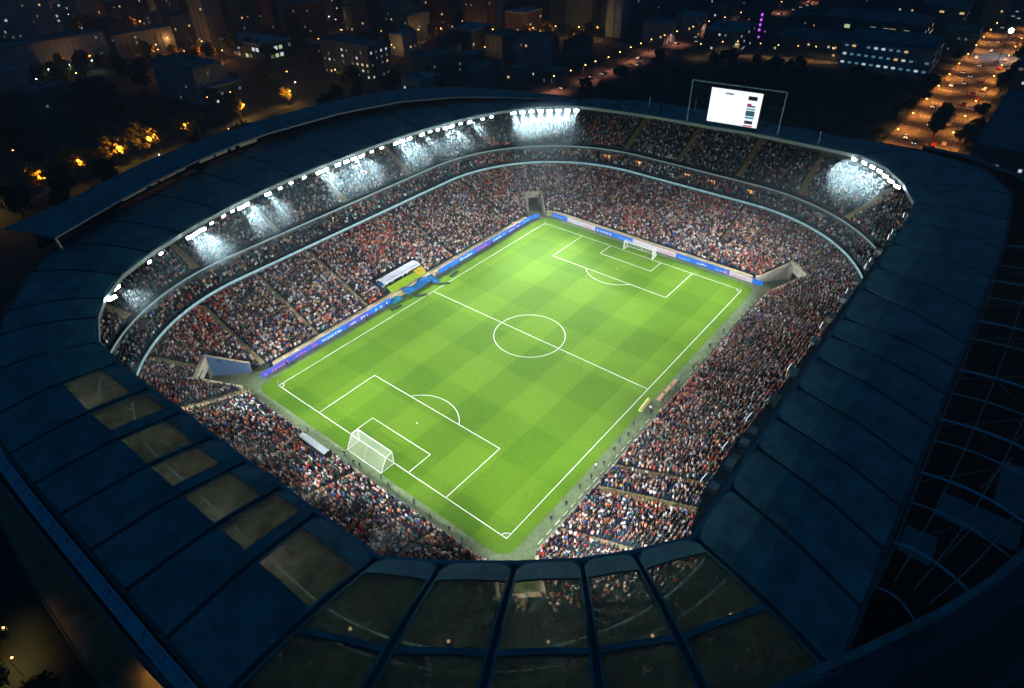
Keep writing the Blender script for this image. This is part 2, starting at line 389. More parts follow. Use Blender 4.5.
for (x0, y0, dx, dy, wd, ti) in AISLES:
    l = math.hypot(dx, dy); dx /= l; dy /= l
    d0, d1, z0, sl, rd = TIERS[ti]; t = np.arange(-2, 60, 0.4); X = x0 + dx * t; Y = y0 + dy * t; D = dfun(X, Y)
    ok = (D > d0 + 0.02) & (D < d1 - 0.1)
    if ti == 0: ok &= ~in_gate(X, Y, 0.3)
    if ok.sum() < 3: continue
    tt, DD = t[ok], D[ok]; g = MB(); z = z0 + sl * (DD - d0) + 0.26
    for k in range(len(tt) - 1):
        a, b = tt[k], tt[k + 1]; za, zb = z[k], z[k + 1]
        P = lambda s, q, zz: (x0 + dx * s - dy * q, y0 + dy * s + dx * q, zz)
        g.quad(P(a, -wd, za), P(b, -wd, za), P(b, wd, za), P(a, wd, za)); g.quad(P(b, -wd, za), P(b, -wd, zb), P(b, wd, zb), P(b, wd, za))
        g.quad(P(a, -wd, za - .5), P(b, -wd, za - .5), P(b, -wd, za), P(a, -wd, za)); g.quad(P(b, wd, za - .5), P(a, wd, za - .5), P(a, wd, za), P(b, wd, za))
    g.build('stairway', M_stair if ti == 0 else M_stair2, stadium)
# corner gates: side walls, rear wall with dark opening, tan trims
M_gblue = mat('blue gate wall', (0.20, 0.36, 0.70), 0.7, 0, 0.15, 1.0)
M_ggrey = mat('pale gate wall', (0.55, 0.50, 0.40), 0.8, 0, 0.2, 0.8)
M_ggrey2 = mat('dull tan gate wall', (.44, .38, .28), .9, 0, .2, .8)
M_gfloor = mat('gate floor', (0.16, 0.19, 0.08), 0.9, 0, 0.2, 1.0)
for gi, (gx, gy, a, hw, L_) in enumerate(GATES):
    M = Matrix.Translation((gx, gy, 0)) @ Matrix.Rotation(math.radians(a), 4, 'Z')
    def W(x, y, z): return tuple(M @ Vector((x, y, z)))
    def zt(u, v):
        q = M @ Vector((u, v, 0)); return max(1.75, float(zlow(dfun(q.x, q.y)))) + 0.55
    for s in (-1, 1):
        g = MB(); us = np.linspace(-3.0, L_, 10)
        us = [u for u in us if float(dfun(*(M @ Vector((u, s * hw, 0)))[:2])) > -1.1]
        for k in range(len(us) - 1):
            u0, u1 = us[k], us[k + 1]; z0, z1 = zt(u0, s * hw), zt(u1, s * hw); i, o = s * (hw - 0.25), s * (hw + 0.35)
            g.quad(W(u0, i, -.2), W(u1, i, -.2), W(u1, i, z1), W(u0, i, z0), 0); g.quad(W(u0, o, -.2), W(u0, o, z0), W(u1, o, z1), W(u1, o, -.2), 0)
            g.quad(W(u0, i, z0), W(u1, i, z1), W(u1, o, z1), W(u0, o, z0), 1)
            if k == 0: g.quad(W(u0, i, -.2), W(u0, i, z0), W(u0, o, z0), W(u0, o, -.2), 1)
        g.build('gate_wall', [M_gblue if (s == -1 and gi == 0) else (M_ggrey2 if gi == 1 else M_ggrey), M_tan if gi != 1 else M_ggrey2], stadium)
    g = MB(); zb = zt(L_, 0) + 0.2
    g.box(L_, L_ + 0.5, -hw - .35, hw + .35, 3.0, zb, 0, M); g.box(L_, L_ + 0.5, -hw - .35, -hw + 1.2, -.2, 3.0, 0, M); g.box(L_, L_ + 0.5, hw - 1.2, hw + .35, -.2, 3.0, 0, M)
    g.box(L_ + 0.02, L_ + 0.9, -hw - .4, hw + .4, zb, zb + 0.15, 1, M); g.box(L_ + 3, L_ + 3.3, -hw, hw, -.2, 3.0, 2, M)
    g.build('gate_portal', [M_ggrey2 if gi == 1 else M_ggrey, M_tan if gi != 1 else M_ggrey2, M_dark], stadium)
    g = MB(); g.quad(W(-4, -hw, .012), W(L_ + 3, -hw, .012), W(L_ + 3, hw, .012), W(-4, hw, .012)); g.build('gate_floor', M_gfloor, stadium)
# warm lit doorways on the club tier
DOORS = [(-62, 52), (-47, 62), (-38, 66), (-27, 69), (-8, 71), (16, 71), (44, 68), (62, 58), (79, 44), (84, 30), (87, 20), (89, 2), (89, -6), (89, -20), (84, -44), (-75, 42)]
for k, (x, y) in enumerate(DOORS):
    d = 27.6; n = Vector((x, y, 0)).normalized(); p = Vector((0, 0, 0)); R_ = ring(d); i = int(np.argmin(np.hypot(R_[:, 0] - x, R_[:, 1] - y))); c = R_[i]; nx = R_[(i + 1) % len(R_)] - R_[i - 1]
    ang = math.atan2(nx[1], nx[0]); M = Matrix.Translation((c[0], c[1], 12.0)) @ Matrix.Rotation(ang, 4, 'Z')
    big = 1.5 if x > 78 else 0.9
    g = MB(); g.box(-big, big, -1.2, -0.9, 0, 2.2, 1, M); g.box(-big - .2, -big, -1.3, 0.9, 0, 2.3, 0, M); g.box(big, big + .2, -1.3, .9, 0, 2.3, 0, M); g.box(-big - .2, big + .2, -1.3, .9, 2.3, 2.5, 0, M)
    dim = mat('dim doorway light', (0.7, 0.5, 0.3), 0.6, emit=(1.0, 0.45, 0.18), es=0.35)
    g.build('lit_doorway', [M_conc, M_warm if (x > 78 and -21 < y < 31) or k == 0 else dim], stadium)

# ------------------------------------------------------------------ roof
def stations():
    """inner xy, outer xy : every line is a beam between two panels"""
    S = []
    S += [((x, -66.3), (xo, -85.5)) for x, xo in ((-53.2, -59.5), (-42.5, -50), (-33, -40), (-25, -31.5), (-16, -22.5), (-6, -12.5), (2, -3), (9, 6), (22, 14), (33, 27.5), (46, 43), (60, 58))]
    S += [((71.9, -65.4), (75, -84.5)), ((83.5, -60.2), (92, -83)), ((91.7, -54.1), (106, -75)), ((97.2, -45.2), (111, -58)), ((97.2, -28.1), (109.5, -35)),
          ((96.8, -12.4), (109, -17)), ((94.8, 1.8), (108.5, 3)), ((93.3, 17.2), (107, 24)), ((90.8, 31.2), (101, 38)), ((87.3, 45.2), (94, 50)),
          ((78.0, 55.8), (84, 65)), ((66.2, 64.2), (74.5, 76)), ((51.6, 69.5), (59, 88)), ((35.8, 72.5), (41, 97)), ((19.9, 74.0), (24, 101.5)),
          ((4, 74.0), (5, 102.5)), ((-12, 73.6), (-12, 101)), ((-24, 72.4), (-27, 97.3)), ((-37, 70), (-42, 92.5)), ((-49.4, 66.6), (-57, 87.5)),
          ((-58.4, 63.3), (-68.5, 83.0)), ((-67.3, 58.6), (-78, 75.2)), ((-73.8, 52.5), (-87, 62.5)), ((-77.9, 46.3), (-91.5, 55)), ((-81.5, 38.0), (-97.5, 44)),
          ((-82.0, 29.0), (-101, 31)), ((-82, 18.0), (-102, 20.0)), ((-81.6, 8.2), (-102, 10.8)), ((-81.5, -0.9), (-102, 2.2)), ((-81.3, -9.3), (-102, -6.8)), ((-81, -17.3), (-102, -16)),
          ((-80.8, -24.8), (-102, -25.6)), ((-80.4, -36.5), (-102, -36.2)), ((-76, -43.4), (-96.5, -49)), ((-70.4, -50.6), (-89, -59.5)), ((-65, -56.8), (-80.5, -70)), ((-60, -61.3), (-72, -78))]
    return S
ST = stations(); NS = len(ST); ZR = 28.0
def lerp2(a, b, t): return (a[0] * (1 - t) + b[0] * t, a[1] * (1 - t) + b[1] * t)
def roof_pt(i, u, v, zo=0.0):
    """u along (0..1 between station i and i+1), v 0 inner..1 outer"""
    a, b = ST[i], ST[(i + 1) % NS]; p = lerp2(lerp2(a[0], a[1], v), lerp2(b[0], b[1], v), u)
    z = ZR + 0.9 * math.sin(math.pi * min(1, v * 1.05)) * 0.8 + 0.30 * math.sin(math.pi * u) + zo
    return (p[0], p[1], z)
bars = []
for i in range(NS):
    a, b = ST[i], ST[(i + 1) % NS]
    wlen = math.hypot(a[0][0] - b[0][0], a[0][1] - b[0][1]); wo_ = math.hypot(a[1][0] - b[1][0], a[1][1] - b[1][1])
    gap = 0.36 / max(2, (wlen + wo_) / 2)
    west = a[1][0] < -99 and -30 < a[0][1] < 32; sw = i >= NS - 5 or (i >= NS - 5 and False)
    U = np.r_[gap, np.linspace(gap + .03, 1 - gap - .03, 6), 1 - gap]; V = [0.0, 0.05, 0.12, 0.28, 0.44, 0.55, 0.585, 0.78, 0.94, 1.0]
    holes = set()
    if west:
        full = True
        holes = {(p, q) for p in range(1 if full else 3, 6 if (i % 2) else 5) for q in ((2, 3) if full else (2,))}
        if i % 4 == 2: holes |= {(p, 1) for p in range(1, 5)}
    if sw: holes = {(p, q) for p in range(1, 6) for q in (2, 3, 4, 6, 7)}
    g = MB(); sk = MB()
    for p in range(7):
        for q in range(len(V) - 1):
            c = [roof_pt(i, U[p], V[q]), roof_pt(i, U[p + 1], V[q]), roof_pt(i, U[p + 1], V[q + 1]), roof_pt(i, U[p], V[q + 1])]
            if (p, q) in holes:
                sk.quad(*[(x, y, z - 0.12) for x, y, z in c][::-1]); continue
            g.quad(*c[::-1]); lo = [(x, y, z - 0.45) for x, y, z in c]; g.quad(*lo)
            for e, (pp, qq) in enumerate(((p, q - 1), (p + 1, q), (p, q + 1), (p - 1, q))):
                if not (0 <= pp < 7 and 0 <= qq < len(V) - 1) or (pp, qq) in holes:
                    c0, c1 = c[e], c[(e + 1) % 4]; l0, l1 = lo[e], lo[(e + 1) % 4]; g.quad(c0, c1, l1, l0)
    pn = g.build('roof_panel', M_roof, stadium)
    if sk.f:
        so = sk.build('skylight', M_glass_beige if west else M_glass, pn); gb = MB()
        for q in range(0, len(sk.v), 4):
            A, B_, C2, D2 = (Vector(v) for v in sk.v[q:q + 4])
            for (e0, e1) in ((A, B_), (D2, A)): gb.tube([tuple(e0 + Vector((0, 0, .03))), tuple(e1 + Vector((0, 0, .03)))], .045, 4)
        bars.append((gb, pn))
    # beam in the joint
    g = MB(); pts = [Vector(roof_pt(i, 0, v, -0.35)) for v in np.linspace(0, 1, 8)]
    for k in range(7):
        d = (pts[k + 1] - pts[k]); n = Vector((-d.y, d.x, 0))  .normalized() * 0.42; A, B = pts[k], pts[k + 1]
        dn = Vector((0, 0, 0.9))
        g.quad(A - n, A + n, B + n, B - n); g.quad(A - n - dn, B - n - dn, B + n - dn, A + n - dn)
        g.quad(A - n, B - n, B - n - dn, A - n - dn); g.quad(A + n, A + n - dn, B + n - dn, B + n)
    g.build('roof_beam', M_beam, stadium)
# rim girders
def loop_band(pts, off, z0, z1, th):
    g = MB(); n = len(pts)
    P = [Vector((x, y, 0)) for x, y in pts]; Nn = []
    for i in range(n):
        d = (P[(i + 1) % n] - P[i - 1]); Nn.append(Vector((d.y, -d.x, 0)).normalized())   # outward for ccw
    for i in range(n):
        j = (i + 1) % n; a0 = P[i] + Nn[i] * off; a1 = P[j] + Nn[j] * off; b0 = P[i] + Nn[i] * (off + th); b1 = P[j] + Nn[j] * (off + th)
        f = lambda p, z: (p.x, p.y, z)
        g.quad(f(a1, z0), f(a0, z0), f(a0, z1), f(a1, z1)); g.quad(f(b0, z0), f(b1, z0), f(b1, z1), f(b0, z1))
        g.quad(f(a0, z1), f(b0, z1), f(b1, z1), f(a1, z1)); g.quad(f(a0, z0), f(a1, z0), f(b1, z0), f(b0, z0))
    return g
def smooth_loop(pts, n=3):
    out = []; m = len(pts)
    for i in range(m):
        p0, p1, p2, p3 = pts[i - 1], pts[i], pts[(i + 1) % m], pts[(i + 2) % m]
        for k in range(n):
            t = k / n; out.append(lerp2(p1, p2, t))
    return out
loop_band([s[0] for s in ST], -0.55, 27.2, 28.12, 0.5).build('roof_rim', M_rim, stadium)
loop_band([s[1] for s in ST], 0.05, 27.0, 28.3, 0.5).build('roof_edge', M_beam, stadium)
# blue gutter truss along the west edge
g = MB()
wp = [(-96.5, 46), (-101, 33), (-102.6, 20), (-102.9, 8), (-102.9, -8), (-102.9, -25), (-102.7, -37), (-97.6, -49.5), (-90, -60.3), (-81.3, -71), (-72.5, -79)]
for k in range(len(wp) - 1):
    a, b = Vector((*wp[k], 27.6)), Vector((*wp[k + 1], 27.6)); d = (b - a).normalized(); n = Vector((d.y, -d.x, 0)) * -1
    if n.x > 0: n = -n
    for (o0, o1, z0, z1) in ((0.0, 1.5, 0, 0.25), (0.0, 0.22, 0.25, 0.6), (1.3, 1.5, 0.25, 0.55)):
        A = a + n * o0; B = b + n * o0; C_ = b + n * o1; D_ = a + n * o1
        lo = [(*q.xy, 27.6 + z0) for q in (A, B, C_, D_)]; hi = [(*q.xy, 27.6 + z1) for q in (A, B, C_, D_)]
        g.quad(*hi); g.quad(*lo[::-1])
        for e in range(4): g.quad(lo[e], lo[(e + 1) % 4], hi[(e + 1) % 4], hi[e])
    L_ = (b - a).length
    for s in np.arange(2, L_, 4.2):
        A = a + d * s + n * 0.2; g.tube([(A.x, A.y, 28.0), tuple(A + n * 1.2 + d * 1.2 + Vector((0, 0, 0.4)))], 0.07, 5)
g.build('gutter', M_blue, stadium)
# raking struts and facade under the west edge
for k, y in enumerate(np.arange(-46, 44, 8.6)):
    x = -102.5 if abs(y) < 36 else -100
    g = MB(); g.tube([(x, y, 27.4), (x - 2.2, y - 1.0, 14), (x + 1.5, y - 1.4, 0)], 0.16, 6)
    g.build('facade_strut', M_steel, stadium)
ow = [lerp2(s[0], s[1], 0.86) for s in ST]
f_ = loop_band(ow, 0, -0.3, 27.2, 0.4); f_.build('outer_wall', M_dark, stadium)

# raised crescent roof over the north side
CO = [(-77.7, 81.8, 36), (-65.5, 84.6, 36), (-52, 90.2, 36), (-39.3, 94.9, 36), (-20, 98, 36), (-0.2, 98.9, 36), (25, 98.6, 35.4), (48.9, 93.6, 34.3), (65, 84, 33), (78.5, 71, 31), (90.1, 53.4, 29.3)]
CI = [(-73.0, 68.4, 36), (-55.9, 76.3, 36), (-45, 80.5, 36), (-32, 84.6, 36), (-18, 87.6, 35.8), (-6.8, 89.0, 35.5), (18, 88.6, 34.8), (39.7, 84.4, 33.9), (58, 76.5, 32.5), (73.0, 65.5, 30.8), (87.0, 51.2, 29.2)]
def lower(L): return [tuple(CAM + (Vector(q) - CAM) * ((CAM.z - zz) / (CAM.z - q[2]))) for q, zz in zip(L, (31.5, 31.5, 31.5, 31.5, 31.5, 31.4, 31.2, 30.9, 30.4, 29.8, 29.2))]
CO = lower(CO); CI = lower(CI); nC = len(CO)
for k in range(nC - 1):
    g = MB(); nn = 5
    for q in range(nn):
        for r_ in range(4):
            t0, t1 = q / nn, (q + 1) / nn; v0, v1 = r_ / 4, (r_ + 1) / 4
            P = lambda t, v, dz=0: tuple((Vector(CI[k]) * (1 - t) + Vector(CI[k + 1]) * t) * (1 - v) + (Vector(CO[k]) * (1 - t) + Vector(CO[k + 1]) * t) * v + Vector((0, 0, dz + 0.25 * math.sin(math.pi * v))))
            g.quad(P(t0, v0), P(t0, v1), P(t1, v1), P(t1, v0)) ; g.quad(P(t0, v0, -.3), P(t1, v0, -.3), P(t1, v1, -.3), P(t0, v1, -.3))
    for v in (0, 1):
        g.quad(P(0, v), P(1, v), P(1, v, -.6), P(0, v, -.6)) if False else None
    g.build('upper_roof_panel', M_roof, stadium)
g = MB()
for A in (CI, CO):
    g.tube([(x, y, z - 0.1) for x, y, z in A], 0.28, 6)
for k in range(nC): g.tube([CI[k], (CO[k][0], CO[k][1], CO[k][2] + .1)], 0.16, 5)
g.build('upper_roof_frame', M_steel, stadium)
g = MB()
for k in range(nC - 1):                                       # dark clerestory wall set back under the crescent
    A = Vector(CI[k]) * 0.55 + Vector(CO[k]) * 0.45; B = Vector(CI[k + 1]) * 0.55 + Vector(CO[k + 1]) * 0.45
    g.quad((A.x, A.y, 27.5), (B.x, B.y, 27.5), (B.x, B.y, B.z - .4), (A.x, A.y, A.z - .4)); g.quad((B.x, B.y, 27.5), (A.x, A.y, 27.5), (A.x, A.y, A.z - .4), (B.x, B.y, B.z - .4))
g.build('clerestory_wall', M_dark, stadium)
M_cl = mat('clerestory glow', (0.5, 0.45, 0.3), 0.5, emit=(0.75, 0.72, 0.5), es=0.10)
for k in range(34):
    t = random.uniform(1.5, 5.0); i = int(t); f = t - i
    A = (Vector(CI[i]) * (1 - f) + Vector(CI[i + 1]) * f) * .62 + (Vector(CO[i]) * (1 - f) + Vector(CO[i + 1]) * f) * .38
    d = (Vector(CI[i + 1]) - Vector(CI[i])).normalized(); M = Matrix.Translation((A.x, A.y, 0)) @ Matrix.Rotation(math.atan2(d.y, d.x), 4, 'Z')
    hw = random.uniform(0.4, 1.4); g = MB(); g.box(-hw, hw, -0.1, 0.1, 28.6, 28.6 + random.uniform(.5, 1.7), 0, M); g.build('clerestory_window', M_cl, stadium)
g = MB(); g.tube([CI[0], (CI[0][0]+.8, CI[0][1]-1, 20)], 0.3, 6); g.build('roof_post', M_tan, stadium)

# outer ring tube and ribs beyond the straight south edge
ringc = [(-103.5, -38), (-100, -50), (-93.5, -60), (-85, -69), (-74, -76), (-64.5, -81.5), (-56, -86.8), (-45, -93), (-37, -96.8), (-29, -99.8), (-14, -104), (2, -107), (20, -109), (42, -109.5), (62, -107), (80, -101), (95, -93), (106, -83), (114, -70), (115, -58)]
g = MB(); g.tube([(x, y, 28.0) for x, y in ringc], 0.55, 10); g.build('outer_ring', M_roof, stadium, smooth=True)
def ring_y(x):
    for k in range(len(ringc) - 1):
        if ringc[k][0] <= x <= ringc[k + 1][0]:
            t = (x - ringc[k][0]) / (ringc[k + 1][0] - ringc[k][0]); return ringc[k][1] * (1 - t) + ringc[k + 1][1] * t
    return -108
ribx = [61, 50, 42, 34.3, 24, 17, 5.8, -1.6, -9.4, -15, -23.1, -29.7, -38, -46]
for k, x in enumerate(ribx):
    x2 = x - 0.5 - k * 0.12; y2 = ring_y(x2); pts = []
    for s in np.linspace(0, 1, 9):
        pts.append((x + (x2 - x) * s, -85.8 + (y2 + 85.8) * s, 27.6 + 1.5 * math.sin(math.pi * s) * (1 - .3 * s)))
    g = MB(); g.tube(pts, 0.12 if k % 2 else 0.2, 6); g.build('ring_rib', M_blue, stadium)
for (x0, x1, f0, f1) in ((14, 18, .45, 1), (5, 11, .5, 1), (-22, -12, .55, 1), (-29, -24, .25, .95), (32, 40, .6, 1), (-38, -33, .1, .5)):
    y0 = -85.8 + (ring_y((x0 + x1) / 2) + 85.8) * f0; y1 = -85.8 + (ring_y((x0 + x1) / 2) + 85.8) * f1 + .8
    g = MB(); g.box(x0, x1, y1, y0, 26.7, 26.85); g.build('cladding_panel', mat('cladding', (0.05, 0.17, 0.2), 0.5, 0.2, 0.3, 0.3), stadium)
g = MB()
for (x, f) in ((10, .5), (-5, .55), (-18, .5), (-33, .55), (25, .5), (40, .5)):
    y = -85.8 + (ring_y(x) + 85.8) * f; g.tube([(x - 4, y + 1, 28.4), (x + 5, y - 1.5, 28.5)], 0.09, 5)
g.build('rib_brace', M_steel, stadium)
for fr in (.25, .5, .75):
    g = MB(); g.tube([(x - 1.5 * fr, -85.8 + (ring_y(x) + 85.8) * fr, 27.5 + 1.4 * math.sin(math.pi * fr)) for x in range(-44, 66, 5)], .09, 5); g.build('ring_purlin', M_steel, stadium)
for k in range(0, 22):
    x = -40 + k * 4.7; yy = ring_y(x); f0 = (k % 3) * .25; g = MB(); g.tube([(x, -85.8 + (yy + 85.8) * f0, 27.6), (x + 4.5, -85.8 + (yy + 85.8) * (f0 + .25), 27.9), (x + 4.6, -85.8 + (yy + 85.8) * (f0 + .5), 24)], .06, 4); g.build('ring_brace', M_steel, stadium)
# facade skirt outside the ring
g = MB()
sk_prof = [(0.4, 27.6), (3.0, 25.0), (6.5, 18.0), (7.6, 17.6), (9.5, 9.0), (10.5, 0.0)]
R3 = []
for k in range(len(ringc)):
    a = Vector(ringc[max(k - 1, 0)]); b = Vector(ringc[min(k + 1, len(ringc) - 1)]); d = (b - a).normalized(); n = Vector((d.y, -d.x)); R3.append([(ringc[k][0] + n.x * o, ringc[k][1] + n.y * o, z) for o, z in sk_prof])
for k in range(len(ringc) - 1):
    for q in range(len(sk_prof) - 1): g.quad(R3[k][q], R3[k][q + 1], R3[k + 1][q + 1], R3[k + 1][q])
g.build('facade_skirt', mat('facade cladding', (0.018, 0.06, 0.075), 0.5, 0.2, 0.4, 0.12), stadium, smooth=False)

# ------------------------------------------------------------------ floodlights
def floodlight_proto():
    me1 = MB(); me1.box(-0.9, 0.9, -0.35, 0.25, -0.35, 0.45); me1.tube([(-0.5, 0, .4), (-0.5, 0.1, 1.1)], .05, 5); me1.tube([(0.5, 0, .4), (0.5, .1, 1.1)], .05, 5)
    me2 = MB()
    for k in range(4): me2.box(-0.85 + k * 0.44, -0.85 + k * 0.44 + 0.36, -0.47, -0.36, -0.28, 0.36)
    return me1.mesh('housing', [M_steel]), me2.mesh('lamp', [M_lamp])
FH, FL = floodlight_proto()
M_lampdim = mat('grazing floodlight glass', (1, 1, 1), 0.3, emit=(0.85, 0.95, 1.0), es=1.3)
FLd = FL.copy(); FLd.materials[0] = M_lampdim
floods = []
def floodlight(x, y, z, tx, ty, tz, power, label, cone=75, dim=False, beam=False):
    t = thing('floodlight', label, 'floodlight', (x, y, z), 0, 'floodlights along the roof rim')
    d = Vector((tx - x, ty - y, tz - z)); t.rotation_euler = (0, 0, math.atan2(d.y, d.x) + math.pi / 2)
    link('housing', FH, t); link('lamp', FLd if dim else FL, t)
    if power > 0:
        ld = bpy.data.lights.new('flood_beam', 'SPOT'); ld.energy = power; ld.color = (0.93, 0.98, 1.0)
        ld.spot_size = math.radians(cone); ld.spot_blend = 0.6; ld.shadow_soft_size = 0.5
        lo = bpy.data.objects.new('flood_beam', ld); COL.objects.link(lo); lo.parent = t
        q = d.to_track_quat('-Z', 'Y').to_matrix().to_4x4(); lo.matrix_world = Matrix.Translation(Vector((x, y, z)) + d.normalized() * 0.9) @ q
        lo.matrix_parent_inverse = Matrix.Identity(4)
        lo.matrix_local = t.matrix_basis.inverted() @ (Matrix.Translation(Vector((x, y, z)) + d.normalized() * 0.9) @ q)
    if beam:
        n = Vector((-x, -y * .8 if beam is True else beam, 0)).normalized(); dd = Vector((n.x * 15, n.y * 15, -15))
        ld = bpy.data.lights.new('flood_beam', 'SPOT'); ld.energy = FLOOD_W * 0.3; ld.color = (0.80, 0.95, 1.0); ld.spot_size = math.radians(19); ld.spot_blend = 1.0; ld.shadow_soft_size = 0.3
        lo = bpy.data.objects.new('flood_beam', ld); COL.objects.link(lo); lo.parent = t
        lo.matrix_local = t.matrix_basis.inverted() @ (Matrix.Translation(Vector((x, y, z)) + dd.normalized() * 0.9) @ dd.to_track_quat('-Z', 'Y').to_matrix().to_4x4())
    floods.append(t); return t
NL = [(-69.6, 56.9), (-72.0, 53.6), (-48.0, 65.8), (-46.2, 66.4), (-44.2, 67.0), (-31.4, 70.4), (-29.5, 70.9), (-22.2, 72.0), (-4.5, 73.2), (-2.0, 73.3), (2.5, 73.4), (5.6, 73.4), (8.5, 73.4), (11.3, 73.2), (25, 72.9), (27.7, 72.8), (30.5, 72.5), (35.5, 72.0), (45, 70.2), (47.4, 69.8), (54.1, 67.9)]
for k, (x, y) in enumerate(NL):
    floodlight(x, y, 26.7, x * (.95 if k % 3 else .5), (2, 14, -24)[k % 3], 0, FLOOD_W * (1.5 if k % 3 else .8), 'white floodlight under the left roof rim, %s from the left on that side' % ordn(k), 46 if k % 3 else 85, beam=k % 2 == 0)
BL = [(70.0, 61.4), (72.6, 59.4), (75.2, 57.4), (77.6, 55.2), (79.6, 52.8), (81.8, 50.4), (83.8, 48.0), (85.6, 45.6)]
for k, (x, y) in enumerate(BL):
    floodlight(x, y, 26.9, 38 - 11 * k, 18 - 6 * k, 0, FLOOD_W * 3.0, 'dazzling floodlight in the tight row at the top far corner, %s from left' % ordn(k), 40, beam=True)
for k, (x, y) in enumerate(((-60, 61.6), (-56.5, 63.2), (-41, 68), (-37, 69.2), (-34, 70), (-18, 72.4), (-14, 73), (-9.5, 73.2), (15.5, 73.2), (19.5, 73.2), (39, 71.4), (42, 70.8), (51, 68.9), (59, 66), (62.5, 65))):
    floodlight(x, y, 26.8, x * .4, 0, 0, 0, 'small white floodlight in the gaps of the left rim row, %s from left' % ordn(k)).scale = (.62, .62, .62)
EL = [(96.4, -44.5), (95.2, -47.6), (93.4, -50.2), (91.4, -52.6), (88.6, -54.8), (86.0, -56.8), (83.2, -59.0)]
for k, (x, y) in enumerate(EL):
    floodlight(x, y, 26.8, 36 - 8 * k, 12 - 4 * k, 0, FLOOD_W * 2.0, 'white floodlight on the right far roof corner, %s from the left' % ordn(k), 44, beam=True)
SL = [(68.6, -65.0), (57.4, -65.2), (54, -65.2), (39.6, -65.2), (36.5, -65.2), (23.3, -65.4), (8.1, -65.4), (-8.2, -65.4), (-24.9, -65.2), (-33.1, -64.8), (-41.0, -64.9)]
for k, (x, y) in enumerate(SL):
    floodlight(x, float(np.interp(x, [c[0] for c in cw_], [c[1] for c in cw_])) + .55, 25.6, x * 0.85, (14, 24, -4)[k % 3], 0, FLOOD_W * 1.0, 'floodlight under the right roof rim, %s from the top of that side' % ordn(k), 58, dim=True)
WL = [(-80.3, 30), (-80.2, 14), (-80, -2), (-79.6, -18), (-79, -33), (-72, -46.5), (-62.5, -56.8)]
for k, (x, y) in enumerate(WL):
    floodlight(x - (1.9 if k < 5 else .9), y - (0 if k < 5 else .9), 26.3, (-34, -10, -44)[k % 3], y * 0.9, 0, FLOOD_W * 1.25, 'floodlight under the near left roof rim, %s counting towards the near corner' % ordn(k), 58, dim=True)

# ------------------------------------------------------------------ crowd
OPEN = [s[0] for s in ST]
def in_opening(x, y):
    res = np.zeros(np.shape(x), bool); n = len(OPEN)
    for i in range(n):
        x0, y0 = OPEN[i]; x1, y1 = OPEN[(i + 1) % n]
        c = ((y0 > y) != (y1 > y)) & (x < (x1 - x0) * (y - y0) / (y1 - y0 + 1e-12) + x0); res ^= c
    return res
def visible_under(x, y, z):
    t = (CAM.z - 28.0) / (CAM.z - z); X = CAM.x + (x - CAM.x) * t; Y = CAM.y + (y - CAM.y) * t
    return in_opening(X, Y)
def aisle_mask(x, y, ti):
    m = np.zeros(len(x), bool)
    for (x0, y0, dx, dy, wd, t) in AISLES:
        if t != ti: continue
        l = math.hypot(dx, dy); u = ((x - x0) * dx + (y - y0) * dy) / l; v = (-(x - x0) * dy + (y - y0) * dx) / l
        m |= (u > -3) & (u < 40) & (np.abs(v) < wd + 0.22)
    return m
PX, PY, PZ, PA, PT, PR = [], [], [], [], [], []
for ti, (d0, d1, z0, sl, rd) in enumerate(TIERS):
    n = int(round((d1 - d0) / rd)); rr = (d1 - d0) / n
    for k in range(n):
        if ti == 2 and k == n - 1: continue
        P = ring(d0 + (k + 0.5) * rr); Q = np.roll(P, -1, 0); sl_ = np.hypot(*(Q - P).T); cum = np.r_[0, np.cumsum(sl_)]
        s = np.arange(0.25, cum[-1], 0.52); s = s + rng.normal(0, 0.05, len(s)); s = np.clip(s, 0, cum[-1] - 1e-3)
        i = np.searchsorted(cum, s) - 1; i = np.clip(i, 0, len(P) - 1); t = (s - cum[i]) / sl_[i]
        XY = P[i] + (Q[i] - P[i]) * t[:, None]; T = (Q[i] - P[i]) / sl_[i][:, None]
        ang = np.arctan2(T[:, 1], T[:, 0]) + math.pi / 2          # facing inwards
        x, y = XY.T; cl_ = np.sin(x * .31 + k * .5) * np.sin(y * .27 - k * .37) + .6 * np.sin(x * .9 + y * .7 + k); keep = rng.random(len(x)) < (0.96, 0.72, 0.74)[ti] - (.13, .2, .22)[ti] * (cl_ > .75)
        keep &= ~aisle_mask(x, y, ti)
        if ti == 0: keep &= ~in_gate(x, y, 0.8) & ~((np.abs(x + 4.3) < 8.2) & (y > 40) & (y < 47.6)) & ~((np.abs(y - 9.4) < 5) & (x < -59) & (x > -62.2))
        z = z0 + sl * k * rr
        vis = visible_under(x, y, z + 1.0); keep &= vis | (rng.random(len(x)) < 0.5)
        x, y, ang = x[keep], y[keep], ang[keep]
        # patchy texture: some blocks have gaps
        PX.append(x + rng.normal(0, .05, len(x))); PY.append(y + rng.normal(0, .09, len(x))); PZ.append(np.full(len(x), z)); PA.append(ang + rng.normal(0, .35, len(x))); PT.append(np.full(len(x), ti)); PR.append(np.full(len(x), k))
PX, PY, PZ, PA, PT, PR = map(np.concatenate, (PX, PY, PZ, PA, PT, PR))
NP_ = len(PX)
